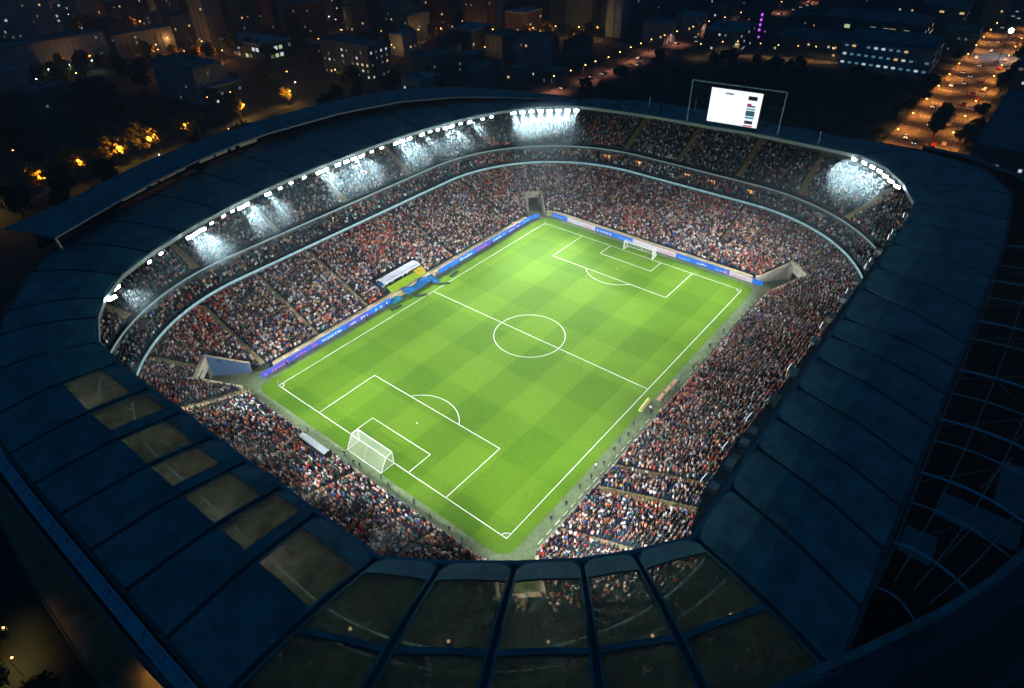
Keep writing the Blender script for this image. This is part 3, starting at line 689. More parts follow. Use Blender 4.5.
# clothes: (colour, weight, word)
CL = [((0.010, 0.014, 0.022), 27, 'black'), ((0.02, 0.035, 0.07), 14, 'navy'), ((0.11, 0.115, 0.12), 8, 'grey'), ((0.80, 0.78, 0.76), 15, 'white'), ((0.42, 0.36, 0.33), 8, 'pale grey'),
      ((0.50, 0.06, 0.04), 7, 'red'), ((0.66, 0.24, 0.12), 6, 'orange'), ((0.62, 0.36, 0.28), 9, 'pink'), ((0.05, 0.13, 0.36), 4, 'blue'), ((0.05, 0.20, 0.21), 5, 'teal'), ((0.6, 0.42, 0.12), 1.5, 'yellow'), ((0.16, 0.07, 0.045), 6, 'brown')]
cw = np.array([c[1] for c in CL], float); cw /= cw.sum()
CI_ = rng.choice(len(CL), NP_, p=cw)
dk = (rng.random(NP_) < np.where(PT > 0, .6, .0)); CI_[dk] = rng.choice([0, 1, 9, 2, 9, 4], dk.sum())          # weaker light of the higher tiers put into darker coat colours
blk = np.sin(PX * .11 + 1.3) * np.sin(PY * .13) + .5 * np.sin(PX * .23 - PY * .19)
m_ = (blk > .75) & (rng.random(NP_) < .35); CI_[m_] = rng.choice([5, 6, 5, 7], m_.sum())
m_ = (blk < -.8) & (rng.random(NP_) < .35); CI_[m_] = rng.choice([3, 4, 3, 8], m_.sum())
# the 300 nearest in view are objects of their own
vis = visible_under(PX, PY, PZ + 0.6)
dist = np.sqrt((PX - CAM.x) ** 2 + (PY - CAM.y) ** 2 + (PZ - CAM.z) ** 2); dist[~vis | (PT > 0)] = 1e9
near = np.argsort(dist)[:286]; isnear = np.zeros(NP_, bool); isnear[near] = True

def crowd_mesh(idx):
    """low bodies: legs+torso prism, shoulders, head; some with raised arms"""
    n = len(idx); 
    prof = [(0.10, 0.16, 0.0), (0.13, 0.19, 0.80), (0.12, 0.24, 1.35), (0.06, 0.08, 1.50)]   # half depth, half width, z
    V = []
    for hd, hw, z in prof:
        for sx, sy in ((1, -1), (1, 1), (-1, 1), (-1, -1)): V.append((sx * hd, sy * hw, z))
    nb = len(V)
    for z, r in ((1.48, 0.07), (1.60, 0.115), (1.72, 0.10), (1.78, 0.04)):
        for k in range(5):
            a = 2 * math.pi * k / 5; V.append((r * math.cos(a) + 0.02, r * 0.85 * math.sin(a), z))
    V = np.array(V); nv = len(V); Fq = []
    for q in range(3):
        for k in range(4): k2 = (k + 1) % 4; Fq.append((q * 4 + k, q * 4 + k2, q * 4 + 4 + k2, q * 4 + 4 + k))
    for q in range(3):
        for k in range(5): k2 = (k + 1) % 5; b = nb + q * 5; Fq.append((b + k, b + k2, b + 5 + k2, b + 5 + k))
    Fq = np.array(Fq); nf = len(Fq)
    sc = rng.normal(1, 0.06, n); sit = rng.random(n) < 0.25; sc = np.where(sit, sc * 0.80, sc); wd = rng.normal(1.22, .16, n)
    ca, sa = np.cos(PA[idx]), np.sin(PA[idx])
    lean = rng.normal(0, 0.06, (n, 2))
    vx = V[None, :, 0] * wd[:, None]; vy = V[None, :, 1] * wd[:, None]; vz = V[None, :, 2] * sc[:, None]
    X = PX[idx][:, None] + vx * ca[:, None] - vy * sa[:, None] + lean[:, :1] * vz; Y = PY[idx][:, None] + vx * sa[:, None] + vy * ca[:, None] + lean[:, 1:] * vz; Z = PZ[idx][:, None] + vz
    co = np.stack([X, Y, Z], -1).reshape(-1, 3)
    fa = (Fq[None] + (np.arange(n) * nv)[:, None, None]).reshape(-1, 4)
    me = bpy.data.meshes.new('crowd'); me.vertices.add(len(co)); me.vertices.foreach_set('co', co.astype(np.float32).ravel())
    me.loops.add(fa.size); me.loops.foreach_set('vertex_index', fa.astype(np.int32).ravel())
    me.polygons.add(len(fa)); me.polygons.foreach_set('loop_start', np.arange(0, fa.size, 4, dtype=np.int32)); me.update(calc_edges=True)
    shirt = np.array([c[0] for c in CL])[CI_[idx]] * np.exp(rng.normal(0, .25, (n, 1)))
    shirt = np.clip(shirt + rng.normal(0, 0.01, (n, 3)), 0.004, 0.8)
    tr = np.array([(0.01, 0.012, 0.02), (0.03, 0.04, 0.08), (0.12, 0.1, 0.07)])[rng.choice(3, n, p=[.5, .35, .15])]
    skin = np.array([(0.50, 0.29, 0.20), (0.38, 0.20, 0.12), (0.16, 0.08, 0.05)])[rng.choice(3, n, p=[.6, .28, .12])]
    hair = np.array([(0.012, 0.009, 0.008), (0.05, 0.03, 0.018), (0.25, 0.17, 0.08), (0.4, 0.4, 0.4)])[rng.choice(4, n, p=[.5, .33, .1, .07])]
    C = np.empty((n, nf, 4), np.float32); C[..., 3] = 1
    C[:, 0:4, :3] = tr[:, None]; C[:, 4:12, :3] = shirt[:, None]; C[:, 12:17, :3] = skin[:, None]; C[:, 17:22, :3] = skin[:, None]; C[:, 22:27, :3] = hair[:, None]
    C[:, 19:21, :3] = hair[:, None]
    at = me.attributes.new('cloth', 'FLOAT_COLOR', 'FACE'); at.data.foreach_set('color', C.ravel())
    return me
def cloth_mat():
    m = bpy.data.materials.new('crowd clothing'); m.use_nodes = True; t = m.node_tree; b = t.nodes['Principled BSDF']
    a = t.nodes.new('ShaderNodeAttribute'); a.attribute_name = 'cloth'; t.links.new(a.outputs['Color'], b.inputs['Base Color']); b.inputs['Roughness'].default_value = 0.9
    b.inputs['Specular IOR Level'].default_value = 0.1
    return m
cm = crowd_mesh(np.where(~isnear)[0]); cm.materials.append(cloth_mat())
crowd = link('crowd', cm); tag(crowd, 'packed crowd of spectators filling every tier of the stands', 'crowd', kind='stuff')

# detailed spectator meshes (skin modifier bodies)
def body_mesh(name, arms, stride=0.0):
    J = {'pel': (0, 0, .92), 'sp': (0.01, 0, 1.12), 'ch': (0.01, 0, 1.34), 'nk': (0.01, 0, 1.50), 'hd': (0.02, 0, 1.60), 'tp': (0.02, 0, 1.72),
         'hl': (0, .10, .88), 'hr': (0, -.10, .88), 'kl': (.03 + stride, .11, .48), 'kr': (.03 - stride, -.11, .48), 'al': (0 + stride * 1.2, .11, .08), 'ar': (-stride * 1.6, -.11, .08), 'tl': (.16 + stride * 1.2, .12, .03), 'tr': (.16 - stride * 1.6, -.12, .03),
         'shl': (0, .19, 1.42), 'shr': (0, -.19, 1.42)}
    if arms == 'down': A = [(0.02, .26, 1.14), (.10, .25, .90), (0.02, -.26, 1.14), (.10, -.25, .90)]
    elif arms == 'up': A = [(0.08, .32, 1.62), (.12, .26, 1.90), (0.08, -.32, 1.62), (.12, -.26, 1.90)]
    else: A = [(0.12, .26, 1.18), (.32, .06, 1.28), (0.12, -.26, 1.18), (.32, -.05, 1.26)]
    J['el'], J['wl'], J['er'], J['wr'] = A
    keys = list(J); E_ = [('pel', 'sp'), ('sp', 'ch'), ('ch', 'nk'), ('nk', 'hd'), ('hd', 'tp'), ('pel', 'hl'), ('pel', 'hr'), ('hl', 'kl'), ('hr', 'kr'), ('kl', 'al'), ('kr', 'ar'), ('al', 'tl'), ('ar', 'tr'),
        ('ch', 'shl'), ('ch', 'shr'), ('shl', 'el'), ('shr', 'er'), ('el', 'wl'), ('er', 'wr')]
    Rr = {'pel': (.15, .13), 'sp': (.14, .12), 'ch': (.17, .13), 'nk': (.06, .06), 'hd': (.095, .10), 'tp': (.085, .09), 'hl': .1, 'hr': .1, 'kl': .065, 'kr': .065, 'al': .05, 'ar': .05, 'tl': .045, 'tr': .045, 'shl': .08, 'shr': .08, 'el': .05, 'er': .05, 'wl': .04, 'wr': .04}
    me = bpy.data.meshes.new(name); me.from_pydata([J[k] for k in keys], [(keys.index(a), keys.index(b)) for a, b in E_], []); o = bpy.data.objects.new(name, me); COL.objects.link(o)
    md = o.modifiers.new('s', 'SKIN')
    for i, k in enumerate(keys):
        r = Rr[k]; o.data.skin_vertices[0].data[i].radius = r if isinstance(r, tuple) else (r, r)
    o.data.skin_vertices[0].data[0].use_root = True
    sb = o.modifiers.new('b', 'SUBSURF'); sb.levels = 1
    dg = bpy.context.evaluated_depsgraph_get(); nm = bpy.data.meshes.new_from_object(o.evaluated_get(dg)); bpy.data.objects.remove(o)
    nm.name = name; nm.materials.clear()
    for q in range(4): nm.materials.append(M_black)          # shirt, trousers, skin, hair
    for p in nm.polygons:
        c = p.center; mi = 0
        if c.z < 0.93 and abs(c.y) < 0.22: mi = 1
        if c.z > 1.50 and abs(c.y) < 0.13: mi = 2 if c.x > 0.0 and c.z < 1.69 else 3
        e = [Vector(J['wl']), Vector(J['wr'])]
        if min((c - q).length for q in e) < 0.09: mi = 2
        p.material_index = mi; p.use_smooth = True
    return nm
BODIES = [body_mesh('person', 'down'), body_mesh('person', 'up'), body_mesh('person', 'front'), body_mesh('person', 'down', 0.16)]
SH = {c[2]: mat('shirt ' + c[2], c[0], 0.9) for c in CL}
TRO = [mat('dark trousers', (0.012, 0.014, 0.022), 0.9), mat('jeans', (0.03, 0.05, 0.1), 0.9)]
SKN = [mat('light skin', (0.5, 0.29, 0.2), 0.7), mat('brown skin', (0.24, 0.12, 0.07), 0.7)]
HAI = [mat('dark hair', (0.012, 0.009, 0.008), 0.7), mat('fair hair', (0.25, 0.16, 0.08), 0.7)]
def person(x, y, z, ang, body, shirt, label, group, cat='person', sc=1.0):
    o = link('person', BODIES[body], None, (x, y, z)); o.rotation_euler = (0, 0, ang); o.scale = (sc, sc, sc)
    mm = [SH[shirt] if isinstance(shirt, str) else shirt, random.choice(TRO), random.choice(SKN), random.choice(HAI)]
    for k in range(4): o.material_slots[k].link = 'OBJECT'; o.material_slots[k].material = mm[k]
    tag(o, label, cat, group); return o
rows = {}
for k in near: rows.setdefault(int(PR[k]), []).append(k)
POSE = ['arms down', 'both arms raised', 'hands held together in front']
for r, ks in rows.items():
    ks.sort(key=lambda k: px(PX[k], PY[k], PZ[k])[0])
    for q, k in enumerate(ks):
        bd = int(rng.choice(3, p=[.55, .1, .35])); cn = CL[CI_[k]][2]
        person(PX[k], PY[k], PZ[k], PA[k], bd, cn, 'spectator in %s top, %s from left in the %s stand row, near roof edge' % (cn, ordn(q), ordn(r)), 'spectators nearest the camera', sc=float(rng.normal(1, .05)))

# ------------------------------------------------------------------ goals
def net_mat():
    m = bpy.data.materials.new('goal net'); m.use_nodes = True; t = m.node_tree; t.nodes.clear()
    o = t.nodes.new('ShaderNodeOutputMaterial'); a = t.nodes.new('ShaderNodeBsdfTransparent'); b = t.nodes.new('ShaderNodeBsdfPrincipled')
    b.inputs['Base Color'].default_value = (0.8, 0.82, 0.7, 1); b.inputs['Roughness'].default_value = 0.8
    mx = t.nodes.new('ShaderNodeMixShader'); mx.inputs[0].default_value = 0.27
    t.links.new(a.outputs[0], mx.inputs[1]); t.links.new(b.outputs[0], mx.inputs[2]); t.links.new(mx.outputs[0], o.inputs[0]); return m
M_net = net_mat()
def goal(x, y, s, hw, h, dep, label, netlabel=None):
    t = thing('goal', label, 'goal', (x, y, 0), 0 if s < 0 else math.pi, 'football goals')
    # local: mouth faces +x at x=0, depth towards -x
    g = MB()
    for q in (-hw, hw): g.tube([(0, q, 0), (0, q, h)], 0.11, 8)
    g.tube([(0, -hw, h), (0, hw, h)], 0.11, 8); g.build('goal_frame', M_white, t)
    g = MB(); bt = (-dep * .5, h * .93); bb = (-dep, 0.06)
    g.tube([(bb[0], -hw, .06), (bb[0], hw, .06)], 0.09, 6)
    for q in (-hw, hw): g.tube([(0, q, .06), (bb[0], q, .06)], 0.07, 6); g.tube([(0, q, h), (bt[0], q, bt[1]), (bb[0], q, .1)], 0.08, 6)
    g.tube([(bt[0], -hw, bt[1]), (bt[0], hw, bt[1])], 0.06, 6)
    g.tube([(bt[0], 0, bt[1]), (bb[0], 0, .06)], 0.05, 6)
    g.build('back_stays', M_white, t)
    g = MB(); n = int(hw * 2 / 0.55)
    g.quad((0, -hw, h), (0, hw, h), (bt[0], hw, bt[1]), (bt[0], -hw, bt[1])); g.quad((bt[0], -hw, bt[1]), (bt[0], hw, bt[1]), (bb[0], hw, .05), (bb[0], -hw, .05))
    for q in (-hw, hw): g.poly([(0, q, 0.02), (0, q, h), (bt[0], q, bt[1]), (bb[0], q, .05)])
    nt_ = g.build('net', M_net, t); return t
goal(-52.6, 0.3, -1, 5.2, 3.3, 3.4, 'large white goal with pale net on the near left goal line')
goal(52.9, -0.8, 1, 5.0, 2.9, 2.6, 'white goal with net on the far goal line below the scoreboard')
for k, (x, y, lb) in enumerate(((-52.5, -34.2, 'corner flag at the near bottom corner of the pitch'), (-52.5, 34.2, 'corner flag at the left corner of the pitch'), (52.5, 34.2, 'corner flag at the top far corner of the pitch'), (52.5, -34.2, 'corner flag at the right far corner of the pitch'))):
    t = thing('corner_flag', lb, 'corner flag', (x, y, 0), 0.4 * k, 'corner flags')
    g = MB(); g.tube([(0, 0, 0), (0, 0, 1.5)], 0.03, 6); g.build('pole', M_white, t)
    g = MB(); g.poly([(0.03, 0, 1.5), (0.45, 0.05, 1.38), (0.03, 0, 1.15)]); g.build('flag', mat('flag yellow', (0.6, 0.5, 0.1), 0.8), t)

# ------------------------------------------------------------------ advertising boards with illegible marks
AD_B = mat('blue board', (0.02, 0.16, 0.70), 0.4, emit=(0.02, 0.2, 0.95), es=0.4)
AD_V = mat('violet board', (0.08, 0.10, 0.55), 0.4, emit=(0.08, 0.12, 0.8), es=0.35)
AD_W = mat('white board', (0.75, 0.68, 0.78), 0.4, emit=(0.8, 0.7, 0.85), es=0.25)
MK_W = mat('white marks', (0.8, 0.85, 0.95), 0.5, emit=(0.8, 0.85, 1.0), es=0.4)
MK_P = mat('pink marks', (0.75, 0.2, 0.32), 0.5, emit=(0.9, 0.2, 0.4), es=0.4)
MK_L = mat('light blue marks', (0.3, 0.6, 0.85), 0.5, emit=(0.3, 0.65, 0.95), es=0.3)
def ad_board(p, q, base, mk, label, seed, h=1.5):
    r = random.Random(seed); a, b = Vector((*p, 0)), Vector((*q, 0)); d = b - a; L_ = d.length
    t = thing('advertising_board', label, 'advertising board', tuple((a + b) / 2), math.atan2(d.y, d.x), 'advertising boards round the pitch')
    # local: x along, front faces -y
    g = MB(); g.box(-L_ / 2 + .06, L_ / 2 - .06, 0, .12, 0.03, h); g.box(-L_ / 2 + .3, -L_ / 2 + .4, .12, .8, 0, .5); g.box(L_ / 2 - .4, L_ / 2 - .3, .12, .8, 0, .5); g.build('panel', base, t)
    if mk is None: return t
    g = MB(); x = -L_ / 2 + r.uniform(.8, 1.6); end = L_ / 2 - r.uniform(.8, 1.6)
    while x < end:                                        # short slanted strokes: unreadable lettering
        wl = r.uniform(.25, .6); z0 = r.uniform(.22, .38); z1 = r.uniform(.7, 1.0); k = r.randrange(4)
        y = -0.015
        def st(x0, za, x1, zb, w=.11): g.quad((x0 - w, y, za), (x0 + w, y, za), (x1 + w, y, zb), (x1 - w, y, zb))
        if k == 0: st(x, z0, x + .08, z1); st(x + wl, z0, x + wl + .05, z1)
        elif k == 1: st(x, z0, x + wl, z1); st(x + wl * .9, z0, x + wl * .3, z1)
        elif k == 2: st(x, z0, x, z1); g.quad((x, y - .003, z1 - .16), (x + wl, y - .003, z1 - .16), (x + wl, y - .003, z1), (x, y - .003, z1)); g.quad((x, y - .003, z0), (x + wl, y - .003, z0), (x + wl, y - .003, z0 + .14), (x, y - .003, z0 + .14))
        else: st(x + wl / 2, z0, x, z1); st(x + wl / 2, z0, x + wl, z1)
        x += wl + r.uniform(.3, .5)
        if r.random() < .15: x += r.uniform(.8, 2)
    g.build('lettering', mk, t); return t
nb = [(-53.5, -45, AD_V, MK_P, 'violet board with pink lettering'), (-45, -36.5, AD_V, MK_P, 'violet-blue board with pink and white lettering'), (-36.5, -28, AD_B, MK_W, 'blue board with white lettering'), (-28, -19.5, AD_V, MK_W, 'violet board with white lettering'), (-19.5, -12, AD_B, MK_W, 'blue board with white lettering just left of dugout'),
      (7, 15, AD_B, None, 'plain blue board just right of dugout'), (15, 23, AD_B, MK_W, 'blue board with white lettering'), (23, 31, AD_V, MK_P, 'violet board with pink lettering'), (31, 39, AD_B, MK_W, 'blue board with white lettering'), (39, 46, AD_V, MK_W, 'violet board with white lettering'), (46, 52, AD_B, MK_L, 'blue board with pale blue lettering')]
for k, (x0, x1, b, m, lb) in enumerate(nb): ad_board((x0, 39.4), (x1, 39.4), b, m, lb + ', %s from left on left touchline' % ordn(k), 100 + k)
ad_board((52.2, 39.2), (54.8, 38.4), AD_B, MK_L, 'short blue board cutting the top far corner left of the gate', 150); 
eb = [(35.5, 29, AD_B, MK_L, 'blue board with pale lettering'), (29, 23.5, AD_W, None, 'plain white board'), (23.5, 18, AD_W, MK_P, 'white board with pink marks'), (18, 10, AD_B, MK_W, 'blue board with white lettering'), (10, 4, AD_B, MK_L, 'blue board with pale blue lettering'), (4, -5, AD_W, None, 'white board behind the far goal'), (-5, -11, AD_W, MK_P, 'white board with pink marks right of goal'), (-11, -17, AD_B, MK_L, 'blue board with pale lettering'), (-17, -22.5, AD_B, MK_W, 'blue board with white lettering'),
      (-22.5, -28, AD_B, MK_L, 'blue board with pale marks'), (-28, -35, AD_W, MK_P, 'white board with pink lettering'), (-35, -38, AD_B, None, 'short plain blue board')]
for k, (y0, y1, b, m, lb) in enumerate(eb): ad_board((58.0, y0), (58.0, y1), b, m, lb + ', %s from left on far goal line' % ordn(k), 200 + k)
# round pink emblem: flower of strokes on a white board
g = MB()
for k in range(6):
    a = k * math.pi / 3; g.ball((57.93, -26.9 + .33 * math.cos(a) * 1.3, .65 + .3 * math.sin(a)), .2, n=6, m=4)
em = g.build('pink_emblem', MK_P); tag(em, 'round pink flower-like emblem at left end of the pink-lettered white board', 'emblem')

# ------------------------------------------------------------------ dugout and props along the far-left touchline
M_can = mat('white canopy', (0.75, 0.78, 0.85), 0.4); M_fblue = mat('blue fabric', (0.01, 0.16, 0.42), 0.7, 0, 0.3, 1.2); M_teal = mat('teal fabric', (0.01, 0.22, 0.36), 0.7, 0, 0.3, 1.5)
M_lime = mat('lime fabric', (0.35, 0.55, 0.02), 0.7, 0, 0.2, 1.0); M_yel = mat('yellow fabric', (0.65, 0.50, 0.03), 0.7, 0, 0.2, 1.0)
t = thing('dugout', 'long dugout with white canopy among the crowd at the left touchline', 'dugout', (-4.3, 44.2, 1.15), 0)
g = MB()
for k in range(6):
    a0 = math.radians(10 + k * 25); a1 = math.radians(35 + k * 25)
    P = lambda a, x: (x, 1.6 * -math.cos(a), 3.0 + 0.55 * math.sin(a))
    g.quad(P(a0, -7), P(a1, -7), P(a1, 7), P(a0, 7)); g.quad(P(a0, -7), P(a0, 7), P(a1, 7), P(a1, -7))
g.box(-7, 7, -1.7, -1.55, 2.8, 3.15); g.box(-7, 7, 1.5, 1.65, 2.6, 3.1); g.build('canopy', M_can, t, smooth=True)
g = MB()
for x in (-6.8, -3.4, 0, 3.4, 6.8): g.box(x - .06, x + .06, 1.3, 1.45, 1.5, 3.0); g.box(x - .06, x + .06, -1.5, -1.35, 0, 2.9)
g.build('posts', M_steel, t)
g = MB(); g.box(-6.8, 6.8, .2, .9, 1.4, 1.75); g.box(-6.8, 6.8, .85, 1.0, 1.7, 2.4); g.build('bench', M_fblue, t)
for k in range(16):
    person(-10.8 + k * .86 + random.uniform(-.1, .1), 43.9, 0.95 + 0.5, -math.pi / 2, random.choice([0, 2]), random.choice(['black', 'red', 'pink', 'navy', 'white']), 'squad member in the dugout, %s from the left under the white canopy' % ordn(k), 'squad members under the canopy')
g = MB(); g.box(-11.4, 3.4, 43.0, 44.6, 0.0, 1.43); tag(g.build('bench_platform', M_conc), 'low grey platform under the dugout seats', 'platform')
def drape(name, x0, x1, y0, y1, zf, m, label, cat):
    g = MB(); nx, ny = 16, 5
    def P(i, j):
        x = x0 + (x1 - x0) * i / nx; y = y0 + (y1 - y0) * j / ny; return (x, y, zf(i / nx, j / ny))
    for i in range(nx):
        for j in range(ny): g.quad(P(i, j), P(i + 1, j), P(i + 1, j + 1), P(i, j + 1)); g.quad((*P(i, j)[:2], P(i, j)[2] - .06), (*P(i, j + 1)[:2], P(i, j + 1)[2] - .06), (*P(i + 1, j + 1)[:2], P(i + 1, j + 1)[2] - .06), (*P(i + 1, j)[:2], P(i + 1, j)[2] - .06))
    o = g.build(name, m, smooth=True); tag(o, label, cat); return o
drape('banner', -10.5, 3.0, 39.8, 42.6, lambda u, v: 1.3 + 1.5 * v + .06 * math.sin(u * 25), M_lime, 'long lime green banner sloping in front of the white dugout', 'banner')
drape('banner', 0.0, 3.4, 41.0, 42.9, lambda u, v: 2.0 + 1.2 * v + .08 * math.sin(u * 14), M_yel, 'yellow banner at the upper right end of the lime banner', 'banner')
drape('tarpaulin', -7.5, 1.8, 37.6, 40.2, lambda u, v: .3 + 1.7 * math.sin(math.pi * (0.12 + v * .5)) * (0.75 + .25 * math.sin(u * 9 + v)), M_fblue, 'rumpled blue tarpaulin on the touchline below the lime banner', 'tarpaulin')
drape('tarpaulin', -12.6, -8.6, 37.8, 40.0, lambda u, v: .15 + 1.1 * math.sin(math.pi * u) * math.sin(math.pi * (.1 + .8 * v)), M_teal, 'small teal tarpaulin at the left end of the dugout', 'tarpaulin')
drape('tarpaulin', 3.6, 8.2, 40.2, 44.6, lambda u, v: .4 + 1.4 * v + .4 * math.sin(math.pi * u), M_teal, 'dark teal tarpaulin wrapping the right end of the dugout', 'tarpaulin')
drape('tarpaulin', 2.2, 4.2, 36.6, 39.8, lambda u, v: .2 + 1.2 * v + .1 * math.sin(u * 7), M_fblue, 'narrow blue tarpaulin hanging down at the right of the dugout', 'tarpaulin')
M_slab = mat('dark slab finish', (0.02, 0.04, 0.03), 0.9)  # dark colour of the low slabs on the grass
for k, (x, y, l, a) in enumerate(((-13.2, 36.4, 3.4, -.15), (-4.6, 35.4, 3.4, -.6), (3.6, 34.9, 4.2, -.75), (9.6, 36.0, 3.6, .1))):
    M = Matrix.Translation((x, y, 0)) @ Matrix.Rotation(a, 4, 'Z'); g = MB(); g.box(-l / 2, l / 2, -.35, .35, .01, .22, 0, M); tag(g.build('low_slab', M_slab), 'dark low slab on the grass before the dugout, %s from the left' % ordn(k), 'low slab', 'low slabs by the dugout')
for k, (x, y, c) in enumerate(((-13.6, 39.6, 'yellow'), (-14.6, 38.8, 'black'), (3.6, 38.6, 'teal'), (5.4, 38.8, 'grey'), (1.6, 40.8, 'teal'), (10, 38.0, 'black'), (-22, 38.3, 'navy'), (30, 38.6, 'red'), (-47, 38.4, 'black'))):
    person(x, y, 0.0, random.uniform(0, 6), 0, c, 'person in %s standing by the left touchline, %s along it' % (c, ordn(k)), 'people by the touchlines')

# near-goal photographers' shelter
t = thing('shelter', 'small curved silver shelter behind the near goal at the foot of the crowd', 'shelter', (-60.7, 9.4, 1.0), math.pi / 2)
g = MB()
for k in range(7):
    a0 = math.radians(-5 + k * 20); a1 = math.radians(15 + k * 20); P = lambda a, x: (x, 1.0 * -math.cos(a), 1.5 + 1.1 * math.sin(a))
    for i in range(8):
        x0, x1 = -4.2 + i * 1.05, -3.15 + i * 1.05
        g.quad(P(a0, x0), P(a1, x0), P(a1, x1), P(a0, x1))
g.build('canopy', mat('silver shell', (0.55, 0.6, 0.62), 0.25, .4), t, smooth=True)
g = MB()
for x in (-4.2, 4.2): g.box(x - .08, x + .08, -1, 1, 0, 2.4)
g.box(-4.1, 4.1, -.9, -.8, 0.1, 1.3); g.build('end_panels', M_black, t)
g = MB(); g.box(-4, 4, -.4, .3, .4, .5); g.build('bench', M_steel, t)

# people and kit on the right touchline and behind the near goal
pp = [(-35, -39.4, 'black'), (-31.5, -39.7, 'black'), (-28.6, -38.9, 'white'), (-27, -39.8, 'black'), (-22.5, -39.5, 'black'), (-19.5, -39.0, 'navy'), (-17, -39.6, 'black'), (-13.5, -38.8, 'black'), (-8.0, -40.0, 'black'), (-7, -39.3, 'white'),
      (-3.2, -40.2, 'black'), (0.2, -40.1, 'navy'), (1.2, -40.4, 'teal'), (3.0, -40.3, 'black'), (5.0, -40.2, 'blue'), (5.8, -39.6, 'teal'), (12, -40.2, 'grey'), (14, -40.0, 'pink'), (22, -39.8, 'black'), (30, -39.9, 'navy'), (-40, -39.7, 'black'), (-44.5, -39.4, 'black')]
for k, (x, y, c) in enumerate(pp):
    person(x, y + 1.15, 0.0, random.uniform(0, 6), random.choice([0, 2, 3]), c, 'person in %s standing by the right touchline, %s counting from the near corner' % (c, ordn(sorted([q[0] for q in pp]).index(x))), 'people by the touchlines')
for k, (x, y, c) in enumerate(((-58.9, 4.5, 'black'), (-59.3, 1.2, 'black'), (-59.1, -.4, 'navy'), (-58.6, -6.2, 'teal'), (-59, -8.6, 'black'), (-58.8, -15.5, 'black'), (-59.4, -20.3, 'navy'), (-59.2, -25, 'black'), (-59.3, 16.2, 'black'), (-59.5, -28.4, 'teal'))):
    person(x + 1.5, y, 0.0, random.uniform(0, 6), random.choice([0, 2, 3]), c, 'person in %s on the apron behind the near goal, at spot %s from its left' % (c, ordn(k)), 'people by the touchlines')
M = Matrix.Translation((-6.4, -36.3, 0)) @ Matrix.Rotation(math.radians(4), 4, 'Z')
g = MB(); g.tube([tuple(M @ Vector((-2.3, 0, .35))), tuple(M @ Vector((2.3, 0, .35)))], .35, 10); g.box(-2.2, 2.2, -.5, -.3, 0, .3, 0, M); tag(g.build('rolled_banner', mat('pale yellow roll', (.62, .62, .2), .7)), 'pale yellow roll lying beside the right touchline at halfway', 'rolled banner')
for k, (x, l) in enumerate(((-1.9, 3.0), (1.6, 2.6), (4.4, 2.2))):
    t = thing('bench', 'tan substitute bench on the right touchline apron, %s from the near end' % ordn(k), 'bench', (x, -38.0, 0), .03, 'tan benches by the right touchline')
    g = MB(); g.box(-l / 2, l / 2, -.45, .45, .42, .52); g.build('seat', mat('tan vinyl', (.5, .33, .17), .8), t)
    g = MB(); g.box(-l / 2, l / 2, -.55, -.45, .45, 1.0); g.build('backrest', mat('tan vinyl', (.5, .33, .17), .8), t)
    for q in (-1, 1):
        g = MB(); g.box(q * (l / 2 - .25) - .05, q * (l / 2 - .25) + .05, -.4, .4, 0, .42); g.build('leg', M_steel, t)
g = MB()
for k, x in enumerate(np.arange(-50, 50, 2.6)):
    if not -9 < x < 8: g.box(x, x + 1.5, -39.42, -39.32, .0, .09)
struct(g.build('apron_markings', M_line))

# ------------------------------------------------------------------ scoreboard
t = thing('scoreboard', 'big white lit scoreboard screen in a wide frame standing on the far roof', 'scoreboard', (94.8, -6.5, 28.9), math.radians(98) )
# local x runs along +y world (rot 90+8) : left in the picture = +x
def SB(x0, x1, z0, z1, m, name, y=-0.0, th=.1, parent=t):
    g = MB(); g.box(x0, x1, y, y + th, z0, z1); return g.build(name, m, parent)
M_scr = mat('screen white', (.8, .8, .8), .4, emit=(0.93, 0.96, 1.0), es=1.05)
SW0, SW1, SH0, SH1 = -8.0, 7.6, 1.0, 11.3
body = SB(SW0 - .3, SW1 + .3, SH0 - .3, SH1 + .3, M_black, 'cabinet', -.5, .6)
scr = SB(SW0, SW1, SH0, SH1, M_scr, 'screen', .1, .12)
FW0, FW1 = -14.5, 14.0
g = MB()
for x in (FW0, FW1): g.tube([(x, -.2, 0), (x, -.2, 12.6)], .2, 6)
g.tube([(FW0, -.2, 12.6), (FW1, -.2, 12.6)], .24, 6); g.build('support_frame', mat('pale blue frame', (.35, .5, .55), .5, .2), t)
for s in (FW0, FW1 - 6.2):
    g = MB()
    for q in range(7): g.tube([(s + q, -.35, .2), (s + q, -.35, 12.4)], .04, 4)
    for q in range(4): g.tube([(s, -.35, 1 + q * 3.2), (s + 6.2, -.35, 1 + q * 3.2)], .05, 4)
    g.build('mesh_wing', mat('dark mesh', (.05, .1, .12), .7), t)
